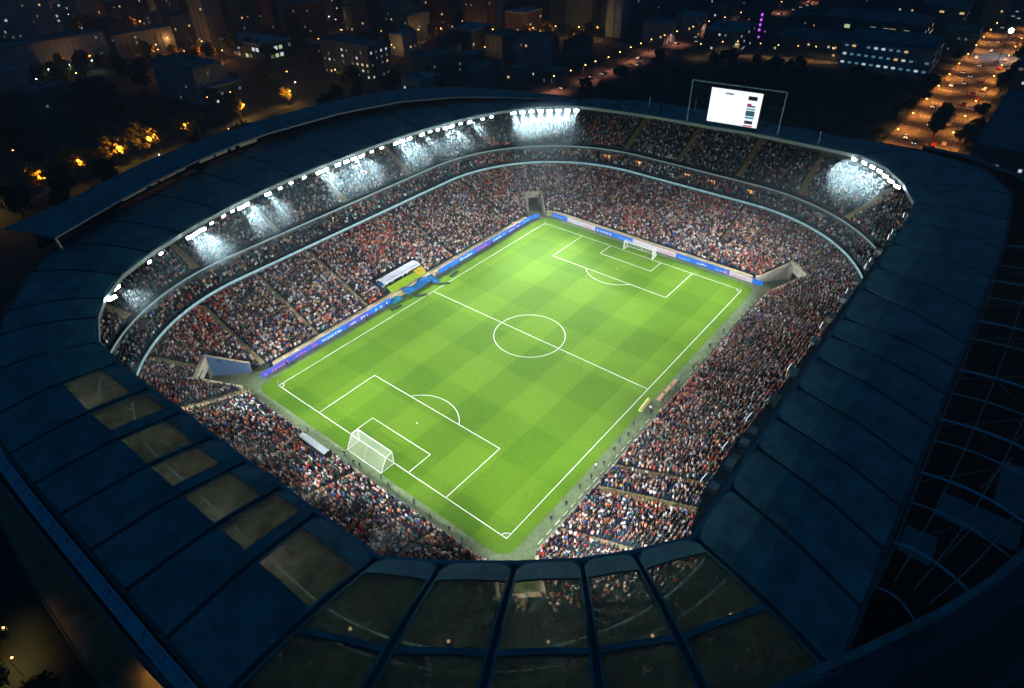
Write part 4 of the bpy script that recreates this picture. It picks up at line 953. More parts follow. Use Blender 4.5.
# pictures: right column in the photo = negative local x
cols = [('tile', -6.6, -3.9, 9.0, 10.2, (.02, .03, .04)), ('tile', -6.4, -3.9, 7.0, 7.5, (.05, .09, .2)), ('tile', -5.2, -3.9, 7.3, 8.0, (.5, .05, .12)), ('tile', -6.6, -3.9, 6.1, 6.7, (.2, .5, .6)), ('tile', -6.6, -3.9, 4.3, 5.9, (.03, .12, .18)), ('tile', -6.6, -3.9, 3.5, 4.1, (.1, .35, .45)), ('tile', -6.5, -4.0, 1.9, 2.9, (.03, .04, .06)), ('tile', -6.6, -3.8, 1.1, 1.5, (.7, .06, .15))]
for k, (n_, x0, x1, z0, z1, c) in enumerate(cols): SB(x0, x1, z0, z1, mat('picture tile %d' % k, c, .5, emit=c, es=.7), 'picture_tile', .222, .02, scr)
g = MB()
for x0, x1, z0 in ((2.9, 3.2, 10.1), (2.3, 2.7, 10.0), (1.7, 2.15, 10.1), (1.1, 1.6, 10.0), (.6, .9, 10.1)): g.box(x0, x1, .222, .24, z0 - .25, z0 + .3)
for k in range(5): g.box(-6.4 + k * .5, -6.1 + k * .5, .245, .26, 9.2, 10.0)
g.build('lettering', M_black, scr)
for k, (x, y) in enumerate(((98, 24), (97.5, -33), (104, 10))):
    t = thing('roof_mast', 'thin pale mast on the far roof, %s from the left near the scoreboard' % ordn([2, 0, 1].index(k) if False else k), 'mast', (x, y, 28.3), 0, 'masts on the far roof'); g = MB(); g.tube([(0, 0, 0), (0, 0, 3.6)], .09, 5); g.build('pole', M_white, t); g = MB(); g.ball((0, 0, 3.7), .2, n=6, m=4); g.build('tip', M_white, t)

# ================================================================== CITY
exec_city = True
M_road = mat('asphalt', (0.085, 0.08, 0.072), 0.85, 0, 0.3, 0.15)
M_pave = mat('pavement', (0.13, 0.115, 0.09), 0.9, 0, 0.3, 0.2)
M_path = mat('footpath', (0.32, 0.22, 0.12), 0.95, 0, 0.4, 0.2)
M_grass = mat('park grass', (0.012, 0.028, 0.012), 0.95, 0, 0.5, 0.05)
M_mark = mat('road paint', (0.28, 0.27, 0.24), 0.8)
def sheet(name, pts, z, m, kind='structure'):
    g = MB(); g.poly([(x, y, z) for x, y in pts]); return struct(g.build(name, m), kind)
def ribbon(name, path, wd, z, m):
    g = MB(); L_, R_ = [], []
    for k, (x, y) in enumerate(path):
        a = path[max(k - 1, 0)]; b = path[min(k + 1, len(path) - 1)]; d = Vector((b[0] - a[0], b[1] - a[1], 0)).normalized(); n = Vector((-d.y, d.x, 0)) * wd / 2
        L_.append((x + n.x, y + n.y, z)); R_.append((x - n.x, y - n.y, z))
    for k in range(len(path) - 1): g.quad(R_[k], R_[k + 1], L_[k + 1], L_[k])
    return struct(g.build(name, m))
sheet('park_grass', [(140, -36), (296, -34), (296, 66), (170, 66), (125, 90), (118, 60), (120, 0)], -0.30, M_grass)
# avenue to the right
sheet('avenue', [(150, -58), (700, -58), (700, -38.5), (150, -38.5)], -0.29, M_road)
sheet('pavement', [(140, -38.5), (700, -38.5), (700, -34.5), (140, -34.5)], -0.17, M_pave)
sheet('pavement', [(140, -61.5), (700, -61.5), (700, -58), (140, -58)], -0.17, M_pave)
g = MB()
for x in np.arange(170, 640, 9):
    for y in (-43.2, -53.4): g.quad((x, y - .12, -.286), (x + 4, y - .12, -.286), (x + 4, y + .12, -.286), (x, y + .12, -.286))
for x in (247, 272, 298, 330):                                  # crossings
    for y in np.arange(-57.5, -39.5, 1.6): g.quad((x, y, -.286), (x + 3.4, y, -.286), (x + 3.4, y + .8, -.286), (x, y + .8, -.286))
struct(g.build('road_markings', M_mark))
g = MB(); g.box(196, 244, -51.2, -48.2, -.35, -.12); struct(g.build('median', M_pave))
g = MB(); g.box(300, 640, -50.2, -49.2, -.35, -.12); struct(g.build('median', M_pave))
# other roads
ribbon('road', [(-140, 184), (-60, 196), (-20, 203), (30, 209), (90, 215)], 8, -0.28, M_road)
ribbon('road', [(140, 126), (178, 117), (205, 115), (229, 114), (276, 117), (322, 114), (401, 108), (515, 96), (640, 80)], 13, -0.285, M_road)
ribbon('road', [(296, 190), (290, 150), (284, 117)], 12, -0.275, M_road)
ribbon('road', [(300, 92), (309, 66), (316, 44), (322, 22), (318, -34)], 9, -0.27, M_road)
ribbon('road', [(150, 330), (98, 316), (81, 340), (95, 362), (130, 380)], 9, -0.27, M_road)
ribbon('road', [(216, 262), (240, 226), (262, 205), (296, 180)], 9, -0.265, M_road)
ribbon('footpath', [(-96, 90), (-104.5, 48), (-106.3, 25), (-106.8, 6), (-107, -9), (-108, -40), (-104, -70)], 6.4, -0.28, M_path)
g = MB()
for a in (-3.2, 3.2): g.tube([(-104.5 - a * .9, 48, -.25), (-106.3 - a, 25, -.25), (-106.8 - a, 6, -.25), (-107 - a, -9, -.25), (-108 - a, -40, -.25)], .12, 4)
struct(g.build('kerb', M_conc))

# --- trees
M_leaf = mat('dark foliage', (0.035, 0.065, 0.02), 0.8, 0, 0.5, 1.2)
M_leaf_lit = mat('lamplit yellow foliage', (0.26, 0.19, 0.02), 0.8, 0, 0.4, 1.2)  # street lamp light on the leaves put into their yellow colour
M_bark = mat('bark', (0.05, 0.035, 0.025), 0.9)
def crown_mesh(seed, n=620, r=3.2, hh=3.4, leaf=.55, m=M_leaf):
    r_ = np.random.default_rng(seed); cl = r_.normal(0, 1, (11, 3)); cl /= np.linalg.norm(cl, axis=1)[:, None]; cl *= (r_.uniform(.35, .8, (11, 1)) * np.array([r, r, hh * .8]))
    g = MB(); c0 = Vector((0, 0, 4.8 + hh * .2))
    for k in range(n):
        c = cl[r_.integers(11)]; d = r_.normal(0, 1, 3); d /= np.linalg.norm(d); p = c + d * r_.uniform(.5, 1.0) * r * .48
        P = c0 + Vector(p); a = Vector(r_.normal(0, 1, 3)).normalized(); b = a.cross(Vector(r_.normal(0, 1, 3))).normalized(); s = leaf * r_.uniform(.6, 1.3)
        g.quad(P - a * s, P - b * s * .6, P + a * s, P + b * s * .6)
    return g.mesh('crown', [m])
CR = [crown_mesh(1), crown_mesh(2, hh=4.6, r=2.7), crown_mesh(3, r=3.8, hh=2.8)]; CRY = [crown_mesh(4, 800, m=M_leaf_lit), crown_mesh(5, 800, r=2.8, hh=4, m=M_leaf_lit)]
g = MB(); g.tube([(0, 0, -.4), (.1, 0, 2), (0, .1, 4.2)], .28, 6, r1=.14); 
for k in range(4):
    a = k * 1.6; g.tube([(0, 0, 2.6 + .3 * k), (1.3 * math.cos(a), 1.3 * math.sin(a), 4.6 + .3 * k)], .1, 5, r1=.04)
TR = g.mesh('trunk', [M_bark])
trees = []
def tree(x, y, sc, kind=None, label='', group='', z=-.3):
    t = thing('tree', label, 'tree', (x, y, z), random.uniform(0, 6.28), group); t.scale = (sc, sc, sc * random.uniform(.9, 1.15))
    link('crown', random.choice(CR if kind != 'y' else CRY), t); link('trunk', TR, t); trees.append(t); return t
# --- street lamps
M_orange = mat('sodium lamp', (1, .6, .2), .4, emit=(1.0, .42, .10), es=14)
M_wlamp = mat('white lamp', (1, 1, 1), .4, emit=(.9, .95, 1.0), es=26)
g = MB(); g.tube([(0, 0, 0), (0, 0, 7.4), (1.2, 0, 8.0)], .1, 5); LP = g.mesh('pole', [M_black])
g = MB(); g.ball((1.3, 0, 7.85), .32, n=8, m=5, sz=.6); LH = g.mesh('lamp_head', [M_orange]); g = MB(); g.ball((1.3, 0, 7.85), .32, n=8, m=5, sz=.6); LHW = g.mesh('lamp_head', [M_wlamp])
def lamp(x, y, rz, label, group, power=0, col=(1, .48, .12), white=False, sc=1.0, point=False):
    t = thing('street_lamp', label, 'street lamp', (x, y, -.3), rz, group); t.scale = (sc,) * 3
    link('pole', LP, t); link('lamp_head', LHW if white else LH, t)
    if power:
        ld = bpy.data.lights.new('lamp_light', 'POINT' if point else 'SPOT'); ld.energy = power; ld.color = col; ld.shadow_soft_size = .4
        if not point: ld.spot_size = math.radians(142); ld.spot_blend = .7
        o = bpy.data.objects.new('lamp_light', ld); COL.objects.link(o); o.parent = t; o.location = (1.3, 0, 7.1)
    return t
# avenue lamps
L1 = [lamp(x, -37.8, -math.pi / 2, '', 'street lamps along the avenue', 12000, (1, .36, .07)) for x in np.arange(196, 480, 26)]
order_labels(L1, 'orange street lamp on the left kerb of the lit avenue, {o} from the stadium', 8)
L2 = [lamp(x, -58.8, math.pi / 2, '', 'street lamps along the avenue', 12000, (1, .36, .07)) for x in np.arange(205, 500, 26)]
order_labels(L2, 'orange street lamp on the right kerb of the lit avenue, {o} from the stadium', 8)
L3 = [lamp(x, y, 0, '', 'street lamps by the shaded street', 3600, (1, .5, .1), point=True) for x, y in ((-63, 190), (-41, 194), (-26, 198), (-10, 199), (3, 201), (20, 203), (52, 208), (78, 209))]
order_labels(L3, 'street lamp beside a lit yellow tree left of stadium, {o} from the left', 8)
# avenue bright bluish light
t = lamp(389, -52, 0, 'very bright bluish white light mast at the far end of the avenue', 'light masts', 16000, (.55, .75, 1), True, 1.9)
link('lamp_glow', (lambda g: (g.ball((1.3, 0, 7.85), .7, n=10, m=6), g.mesh('lamp_glow', [mat('blue white lamp', (1, 1, 1), .4, emit=(.65, .8, 1), es=30)]))[1])(MB()), t)
rd = [(178, 122), (192, 121), (206, 121), (216, 121), (228, 120), (242, 121), (256, 122), (268, 122), (281, 122), (296, 121), (311, 120), (330, 118), (352, 117), (371, 114), (394, 112), (425, 108), (452, 104), (480, 101), (510, 98), (545, 93)]
L4 = [lamp(x, y, -math.pi / 2, '', 'street lamps along the far road', 6500 if k % 2 == 0 else 0, (1, .36, .2)) for k, (x, y) in enumerate(rd)]
order_labels(L4, 'orange street lamp on the pinkish far road above the stadium, {o} from left', 8)
for x_, y_, q in ((218, 258, 0), (229, 248, 0), (240, 229, 0), (247, 218, 0), (252, 209, 0), (266, 199, 0), (279, 190, 0), (286, 176, 0), (293, 166, 0)):
    L4.append(lamp(x_, y_, 2, '', 'street lamps along the far road', 1800, (1, .45, .1), point=True))
order_labels(L4[20:], 'amber street lamp in the row across the top middle, {o} from left', 8)
L5 = [lamp(x, y, 1, '', 'street lamps by the far car park', 2500, (1, .5, .16)) for x, y in ((306, 75), (309, 62), (311, 52), (316, 42), (320, 33), (322, 24), (300, 82), (287, 90))]
order_labels(L5, 'orange street lamp in the row above the scoreboard, {o} from left', 8)
L6 = [lamp(x, y, 1, '', 'lamps in the far left quarter', 2600, (1, .36, .1), point=True) for x, y in ((84, 346), (92, 330), (100, 320), (106, 312), (90, 360), (112, 345), (92, 462), (99, 455), (88, 398), (70, 470), (120, 440), (42, 362), (52, 364), (104, 372))]
L6 += [lamp(x, y, 1, '', 'lamps in the far left quarter', 1000, (1, .4, .1), point=True) for x, y in ((30, 330), (60, 318), (128, 300), (160, 290), (150, 262), (186, 300), (206, 330), (170, 380), (110, 500), (140, 470), (190, 430), (226, 400), (254, 350), (60, 230), (100, 240), (118, 222), (176, 240), (205, 190), (170, 205))]
order_labels(L6, 'orange lamp among the buildings at top left, {o} from left', 8)
L7 = [lamp(x, y, 1, '', 'lamps in the near dark garden', 500, (1, .6, .15), sc=.55) for x, y in ((-117.6, 10.5), (-119.0, 9.6), (-116.6, 7.8), (-115.6, 14))]
order_labels(L7, 'small warm garden lamp in the bottom left corner, {o} from left', 4)
t = lamp(-103.4, -8.2, 0, 'small warm lamp at the foot of the stadium wall, bottom left', 'lamps in the near dark garden', 400, (1, .6, .15), sc=.4)

# --- placed trees
LT = []
TT = [tree(x, y, s * 1.35, 'y', '', 'yellow lit trees by the street') for x, y, s in ((-58, 194, 1.1), (-42, 197, 1.0), (-36, 193, 1.1), (-26, 201, 1.2), (-22, 197, .9), (-10, 203, 1.1), (2, 204, 1.3), (20, 206, 1.2), (24, 200, 1.0), (52, 212, 1.0), (80, 214, .8), (-66, 188, 1.2), (-75, 186, 1.1), (-50, 197, .9), (-32, 200, .8), (-16, 201, .9), (-5, 206, .8), (9, 205, .9), (14, 209, .8), (30, 208, .9), (-54, 188, .8))]
order_labels(TT, 'yellow-lit tree on the street left of the stadium, {o} from left', 4)
TT = [tree(x, y, s, None, '', 'trees on the avenue island') for x, y, s in ((218, -50, 1.0), (223, -49.4, 1.15), (229, -49.8, 1.0), (236, -49.3, 1.1), (240, -49.8, .95))]
order_labels(TT, 'dark tree on the avenue island, {o} from left', 4)
TT = [tree(x, y + random.uniform(-1.5, 1.5), random.uniform(.7, 1.2), None, '', 'trees beside the avenue') for x in np.arange(200, 420, 9) for y in ((-33,) if random.random() < .35 else (-62.5,))]
order_labels(TT, 'dark kerbside tree along the lit avenue, {o} from left', 4)
TT = []
for k in range(52):
    x = random.uniform(150, 292); y = random.uniform(-30, 100)
    TT.append(tree(x, y, random.uniform(.8, 1.4), None, '', 'trees in the dark park'))
order_labels(TT, 'dark tree in the park behind the scoreboard, {o} from left', 4)
TT = []
while len(TT) < 95:
    x = random.uniform(-60, 180); y = random.uniform(125, 330)
    if abs(y - (205 + x * .08)) < 9 or not seen(x, y): continue
    if x > 75 and y < 150: continue
    TT.append(tree(x, y, random.uniform(.8, 1.5), None, '', 'trees in the dark quarter left'))
order_labels(TT, 'dark tree in the unlit quarter beyond the left roof, {o} from left', 4)
TT = [tree(random.uniform(0, 240), random.uniform(285, 470), random.uniform(1.0, 1.7), None, '', 'trees among the far left blocks') for _ in range(44)]
order_labels(TT, 'dark tree between the blocks of the upper left city, {o} from left', 4)
TT = [tree(x, y, s, 'y' if k % 2 else None, '', 'trees lit pale green') for k, (x, y, s) in enumerate([(22 + i * 4.2, 364 + 2 * math.sin(i), 1.0) for i in range(11)])]
order_labels(TT, 'pale green lit tree in the row before the long block, {o} from left', 4)
for x, y in ((26, 359), (38, 361), (50, 360)): L6.append(lamp(x, y, 0, 'hidden white lamp in the pale green tree row at %d metres' % x, 'lamps in the tree row', 1200, (.75, 1, .6), True, .8))
order_labels(L6[-3:], 'white lamp in the pale green tree row at top left, {o} from left', 8)
TT = [tree(x, y, s, None, '', 'trees in the near dark garden') for x, y, s in ((-119, 22, .9), (-117.5, 14, .8), (-120, 8, .9), (-116, 0, .8), (-118, -8, .8), (-121, 30, 1.0))]
order_labels(TT, 'dark bushy tree in the bottom left garden, {o} from left', 4)

LT = [tree(l.location.x - 5, l.location.y + 5, random.uniform(1.1, 1.7), 'y', '', 'amber lit trees by far lamps') for l in L4[20:] + L6[:12]]
order_labels(LT, 'amber-lit tree by a lamp in the far top city, {o} from left', 4)
# --- buildings
WM = [mat('warm window', (.5, .4, .2), .4, emit=(1.0, .62, .25), es=0.8), mat('white window', (.5, .5, .5), .4, emit=(.8, .95, 1.0), es=.7), mat('green white window', (.4, .5, .3), .4, emit=(.75, .95, .5), es=.6), mat('dim window', (.3, .3, .25), .4, emit=(.8, .8, .6), es=.12), mat('bluish window', (.2, .4, .6), .4, emit=(.3, .75, 1.0), es=.25), mat('purple window', (.4, .1, .7), .4, emit=(.6, .1, 1.0), es=1.6), mat('red sign', (.8, .1, .1), .4, emit=(1, .12, .1), es=1.4)]
def unit_window():
    g = MB(); g.box(-.5, .5, -.06, .06, -.5, .5); return g
UW = [unit_window().mesh('window', [m]) for m in WM]
FAC = [mat('dark plaster', (.07, .105, .12), .9, 0, .3, .08), mat('grey concrete block', (.11, .15, .165), .9, 0, .3, .1), mat('brick block', (.08, .06, .05), .9, 0, .3, .1), mat('pale plaster', (.22, .30, .33), .9, 0, .2, .1)]
RFM = [mat('flat roof', (.09, .15, .17), .9, 0, .4, .08), mat('pale flat roof', (.14, .26, .30), .8, 0, .3, .05), mat('tile roof', (.06, .04, .035), .9, 0, .3, .3)]
blds = []
def building(x, y, w_, d_, h, rz=0.0, fac=0, roof=0, nwin=12, wkinds=(0, 1, 3), label='', fh=3.1, bays=None, pitched=False, group=None, name='building', cat='building', ww=1.1, wh=1.1):
    """w_ along local x, d_ along local y. Camera sees the -x and -y sides."""
    t = thing(name, label, cat, (x, y, -.35), rz, group)
    g = MB(); nf = max(1, int(h / fh)); g.box(-w_ / 2, w_ / 2, -d_ / 2, d_ / 2, 0, h)
    for k in range(1, nf): g.box(-w_ / 2 - .18, w_ / 2 + .18, -d_ / 2 - .18, d_ / 2 + .18, k * fh - .12, k * fh + .12)
    nb_ = bays or max(2, int(w_ / 3.6))
    for k in range(nb_ + 1):
        xx = -w_ / 2 + w_ * k / nb_; g.box(xx - .18, xx + .18, -d_ / 2 - .42, -d_ / 2, 0, h - .1)
    nb2 = max(2, int(d_ / 3.6))
    for k in range(nb2 + 1):
        yy = -d_ / 2 + d_ * k / nb2; g.box(-w_ / 2 - .42, -w_ / 2, yy - .18, yy + .18, 0, h - .1)
    g.build('wall', FAC[fac], t)
    g = MB()
    if pitched:
        z0, z1 = h + .02, h + d_ * .28; e = .5
        A = [(-w_ / 2 - e, -d_ / 2 - e, z0), (w_ / 2 + e, -d_ / 2 - e, z0), (w_ / 2 + e, d_ / 2 + e, z0), (-w_ / 2 - e, d_ / 2 + e, z0), (-w_ / 2 + d_ * .2, 0, z1), (w_ / 2 - d_ * .2, 0, z1)]
        g.quad(A[0], A[1], A[5], A[4]); g.quad(A[2], A[3], A[4], A[5]); g.poly([A[3], A[0], A[4]]); g.poly([A[1], A[2], A[5]])
        rf = g.build('roof', RFM[2], t)
    else:
        g.box(-w_ / 2 - .3, w_ / 2 + .3, -d_ / 2 - .3, d_ / 2 + .3, h + .01, h + .3)
        for (a, b, c, d) in ((-w_ / 2 - .3, w_ / 2 + .3, -d_ / 2 - .3, -d_ / 2), (-w_ / 2 - .3, w_ / 2 + .3, d_ / 2, d_ / 2 + .3), (-w_ / 2 - .3, -w_ / 2, -d_ / 2, d_ / 2), (w_ / 2, w_ / 2 + .3, -d_ / 2, d_ / 2)): g.box(a, b, c, d, h + .31, h + .95)
        rf = g.build('roof', RFM[roof], t)
        g = MB(); r = random.Random(int(x * 7 + y))
        for k in range(min(3, max(1, int(w_ * d_ / 180)))):
            a, b = r.uniform(-w_ / 2 + 1.5, w_ / 2 - 3), r.uniform(-d_ / 2 + 1.5, d_ / 2 - 3); g.box(a, a + r.uniform(1, 2.6), b, b + r.uniform(1, 2.4), h + .302, h + r.uniform(1.2, 2.6))
        g.build('rooftop_plant', FAC[1], rf)
    r = random.Random(int(x * 13 + y * 5)); cells = [(s, k, f) for f in range(nf) for s, n in ((0, nb_), (1, nb2)) for k in range(n)]; r.shuffle(cells)
    for (s, k, f) in cells[:min(nwin, 95)]:
        kd = r.choice(wkinds); o = link('window', UW[kd], t); z = (f + .55) * fh
        if s == 0: o.location = (-w_ / 2 + w_ * (k + .5) / nb_, -d_ / 2 - .22, z); o.scale = (ww, 1, wh)
        else: o.location = (-w_ / 2 - .22, -d_ / 2 + d_ * (k + .5) / nb2, z); o.rotation_euler = (0, 0, math.pi / 2); o.scale = (ww, 1, wh)
    blds.append((x, y, w_, d_)); return t
B = building
B(133, 318, 22, 40, 9, .1, 0, 1, 16, (1, 2, 3), 'low hall with pale blue flat roof and brightly lit greenish windows, upper left', fh=4.2, ww=2.4, wh=2.0)
B(141, 232, 16, 36, 17, .1, 1, 0, 34, (1, 3, 3, 0), 'flat roofed apartment block with many small lit windows above the left roof curve')
B(60, 266, 16, 34, 17, .1, 3, 0, 3, (3,), 'unlit pale slab block with vertical ribs above the left roof', bays=12)
B(66, 250, 18, 12, 8, .1, 0, 1, 7, (4, 1), 'low annex with bluish windows right of the ribbed slab block')
B(40, 388, 60, 14, 16, -.05, 3, 0, 5, (3, 4), 'long grey block behind the pale green tree row', bays=20)
B(92, 382, 36, 12, 13, -.05, 1, 0, 4, (3, 4), 'shorter grey block continuing the long block to the right')
for k, (x, y, h, n) in enumerate(((50, 500, 46, 16), (66, 470, 50, 14), (84, 500, 52, 18), (98, 540, 55, 16), (128, 560, 46, 14), (40, 430, 34, 12))):
    B(x, y, 16, 16, h, .1, 3, 0, n, (1, 3, 0, 3), 'tall teal-grey tower at the top left corner, %s of six from the left' % ordn([0, 2, 3, 4, 5, 1][k]), group='towers at the top left corner', name='tower_block', cat='tower block')
for k, (x, y, h) in enumerate(((298, 312, 40), (312, 290, 44), (322, 196, 46), (338, 180, 50), (352, 162, 48), (368, 150, 54), (330, 216, 40))):
    B(x, y, 22, 20, h, .12, 3 if k < 2 else 1, 0, 26 if k < 2 else 5, (3, 3, 1) if k < 2 else (3,), 'dark high-rise at the top edge, %s from left in the middle cluster' % ordn([0, 1, 3, 4, 5, 6, 2][k]), group='high-rises at the top middle', name='tower_block', cat='tower block')
B(322, 88, 30, 22, 12, .1, 0, 1, 12, (4, 1), 'blue-lit low building right of the pinkish road bend', fh=4)
t = B(360, 84, 10, 10, 22, .1, 0, 0, 3, (5,), 'small block with a purple neon light at the top right'); 
for k in range(4): o = link('window', UW[5], t); o.location = (-5.3, -2 + 0 * k, 6 + 3 * k); o.rotation_euler = (0, 0, math.pi / 2); o.scale = (1.2, 1, 1.5)
B(345, 40, 30, 46, 9, .05, 0, 0, 8, (2, 0), 'wide dark low building with a few green windows above the scoreboard lamps', fh=4.2)
B(338, -3, 36, 46, 14, .04, 3, 0, 50, (1, 4, 0, 4), 'lit long building beside the avenue with a glowing strip of windows', fh=4.4, ww=1.8, wh=1.0)
B(392, 20, 40, 60, 15, .04, 0, 0, 20, (2, 2, 0), 'large dark building with greenish lit windows behind the strip-lit one', fh=4.4, ww=3.2, wh=2)
B(430, -10, 26, 26, 20, .04, 0, 0, 8, (2, 0), 'blocky dark building beyond the green-windowed one, near the avenue', ww=2.5)
B(478, 22, 16, 16, 58, .1, 1, 0, 34, (2, 0, 3), 'tall tower with yellow-green lit windows at the top right', name='tower_block', cat='tower block')
B(500, 4, 16, 16, 60, .1, 1, 0, 34, (0, 1, 3), 'slim tower with warm lit windows right of the yellow-green tower', name='tower_block', cat='tower block')
B(452, 50, 14, 14, 44, .1, 0, 0, 12, (5, 3), 'dark tower with purple glowing windows at the top right', name='tower_block', cat='tower block')
B(236, -84, 90, 34, 9, .0, 0, 0, 7, (1, 4), 'large unlit flat-roofed building right of the avenue', fh=5, bays=18)
B(215, -72, 26, 10, 7, 0, 0, 1, 9, (1, 4), 'low teal-roofed annex by the near end of the avenue', fh=4)
B(342, -78, 50, 26, 14, 0, 1, 0, 40, (1, 0, 3), 'building with rows of small lit windows right of the bright light', ww=1.8)
B(420, -80, 70, 26, 22, 0, 0, 1, 14, (3, 0), 'dark slab far along the right side of the avenue')
# filler quarter: everyday blocks and houses on a loose grid
fill = []
r = random.Random(11)
for gx in np.arange(-60, 620, 31):
    for gy in np.arange(128, 690, 29):
        x = gx + r.uniform(-7, 7); y = gy + r.uniform(-7, 7)
        if not seen(x, y, 0, 30): continue
        if y < 225 + .08 * x and x < 90: continue
        if x < 160 and y < 330 and r.random() < .55: continue
        if x > 110 and y < 140 and x < 180: continue
        if any(abs(x - b[0]) < b[2] / 2 + 14 and abs(y - b[1]) < b[3] / 2 + 14 for b in blds): continue
        if x < 320 and any(abs(x - t.location.x) < 9 and abs(y - t.location.y) < 9 for t in L6 + L4): continue
        if abs(x - 290) < 14 and 110 < y < 195: continue
        if 10 < x < 75 and 350 < y < 378: continue
        far = math.hypot(x + 107, y + 80)
        h = r.choice((6, 9, 12, 15)) if far < 480 else r.choice((9, 15, 21, 30, 36))
        if x > 300 and y < 260: h = r.choice((12, 24, 36, 45))
        pit = h <= 9 and r.random() < .6
        fill.append((x, y, r.uniform(12, 22), r.uniform(10, 16), h, r.uniform(-.1, .2), r.randrange(4), r.choice((0, 0, 1)), r.randint(0, 3) if far < 480 else r.randint(1, 7), pit))
for gx in np.arange(325, 640, 34):
    for gy in np.arange(-28, 128, 30):
        x = gx + r.uniform(-6, 6); y = gy + r.uniform(-6, 6)
        if abs(y - (114 - max(0, x - 322) * .1)) < 20 or not seen(x, y, 0, 20): continue
        if any(abs(x - b[0]) < b[2] / 2 + 13 and abs(y - b[1]) < b[3] / 2 + 13 for b in blds): continue
        fill.append((x, y, r.uniform(14, 24), r.uniform(12, 20), r.choice((12, 20, 30)), r.uniform(-.1, .1), r.randrange(3), 0, r.randint(1, 5), False))
fb = []
for (x, y, a, b, h, rz, fa, ro, nw, pit) in fill:
    fb.append((B(x, y, a, b, h, rz, fa, ro, nw, r.choice(((0, 3), (1, 3), (0, 1, 3), (3, 4), (0, 0, 3))), '', pitched=pit), h, ro, pit))
# labels by look and place
def region(u, v):
    hz = 'far left' if u < 130 else 'left' if u < 300 else 'left of centre' if u < 480 else 'centre' if u < 620 else 'right of centre' if u < 780 else 'right'
    vt = 'at the top edge' if v < 15 else 'just under the top edge' if v < 40 else 'in the second band down' if v < 75 else 'close above the stadium roof'
    return hz + ' ' + vt
cls = {}
for o, h, ro, pit in fb:
    kind = 'small pitched-roof house' if pit else ('low flat-roofed building' if h <= 9 else 'mid-rise block' if h <= 21 else 'tall dark block')
    if ro == 1 and not pit: kind = 'pale-roofed ' + kind.replace('flat-roofed ', '')
    if pit: o['category'] = 'house'; o.name = 'house'
    u, v, _ = px(o.location.x, o.location.y, 0); cls.setdefault((kind, region(u, v)), []).append(o); o['group'] = 'buildings of the dark city beyond the stadium'
for (kind, reg), L_ in cls.items():
    if len(L_) == 1: L_[0]['label'] = '%s, %s' % (kind, reg)
    else: order_labels(L_, '%s, %s, {o} from left there' % (kind, reg))

# --- cars on the avenue and far road
M_tail = mat('tail lamp', (.6, .05, .03), .4, emit=(1, .1, .04), es=1.5); M_head = mat('head lamp', (1, 1, .9), .4, emit=(1, .92, .75), es=2.5)
def car_protos():
    out = []
    for cn, c in (('white', (.6, .6, .6)), ('dark', (.03, .03, .035)), ('silver', (.35, .36, .38)), ('red', (.3, .03, .02))):
        pm = mat('car paint ' + cn, c, .3, .3); t = thing('car', '', 'car', (0, 0, -500)); kids = []
        g = MB(); prof = [(-2.1, .35), (-2.15, .8), (-1.9, .95), (-1.4, 1.0), (-.9, 1.42), (.6, 1.42), (1.2, 1.0), (2.0, .9), (2.15, .6), (2.1, .35)]
        for k in range(len(prof) - 1): (x0, z0), (x1, z1) = prof[k], prof[k + 1]; g.quad((x0, -.85, z0), (x0, .85, z0), (x1, .85, z1), (x1, -.85, z1))
        g.poly([(x, -.85, z) for x, z in prof]); g.poly([(x, .85, z) for x, z in prof][::-1]); kids.append(g.build('body', pm, t))
        for x in (-1.3, 1.3):
            for y in (-.86, .86):
                g = MB(); g.tube([(x, y - .1, .33), (x, y + .1, .33)], .33, 10); kids.append(g.build('wheel', M_black, t))
        for y in (-.6, .6):
            g = MB(); g.box(2.12, 2.2, y - .2, y + .2, .55, .75); kids.append(g.build('headlight', M_head, t)); g = MB(); g.box(-2.2, -2.12, y - .2, y + .2, .6, .8); kids.append(g.build('tail_light', M_tail, t))
        g = MB(); g.box(-.95, .7, -.87, .87, 1.02, 1.3); kids.append(g.build('side_window', M_black, t))
        KIDS[t.name] = kids; out.append((cn, t))
    return out
protos = car_protos(); cars = []
def car(x, y, rz, kind):
    c = copy_thing(kind[1], (x, y, -.285), rz); c['group'] = 'cars on the avenue and far roads'; c['_c'] = kind[0]; cars.append(c); return c
r = random.Random(5); A_, Bv = [], []
for lane, rz in ((-41.2, math.pi), (-45.6, math.pi), (-52.2, 0), (-55.6, 0)):
    x = 205 + r.uniform(0, 12)
    while x < 560: (A_ if rz else Bv).append(car(x, lane + r.uniform(-.3, .3), rz, r.choice(protos))); x += r.uniform(16, 60)
C_ = []
pth = [(182, 117), (205, 115), (229, 114), (276, 117), (322, 114), (401, 108), (515, 96)]
for k in range(len(pth) - 1):
    (x0, y0), (x1, y1) = pth[k], pth[k + 1]; L_ = math.hypot(x1 - x0, y1 - y0); s = 4
    while s < L_ - 3: t_ = s / L_; C_.append(car(x0 + (x1 - x0) * t_, y0 + (y1 - y0) * t_ + r.choice((-3.4, 3.2)), math.atan2(y1 - y0, x1 - x0) + (math.pi if r.random() < .6 else 0), r.choice(protos))); s += r.uniform(7, 20)
for grp, txt in ((A_, 'on the avenue lanes coming towards the stadium'), (Bv, 'on the avenue lanes leading away, right side'), (C_, 'on the pinkish far road')):
    for cn in ('white', 'dark', 'silver', 'red'):
        q = [c for c in grp if c['_c'] == cn]; order_labels(q, '%s car %s, {o} %s one from left' % (cn, txt, cn), .5)
for c in cars: del c['_c']
for cn, t in protos:
    for k in KIDS[t.name]: bpy.data.objects.remove(k)
    bpy.data.objects.remove(t)
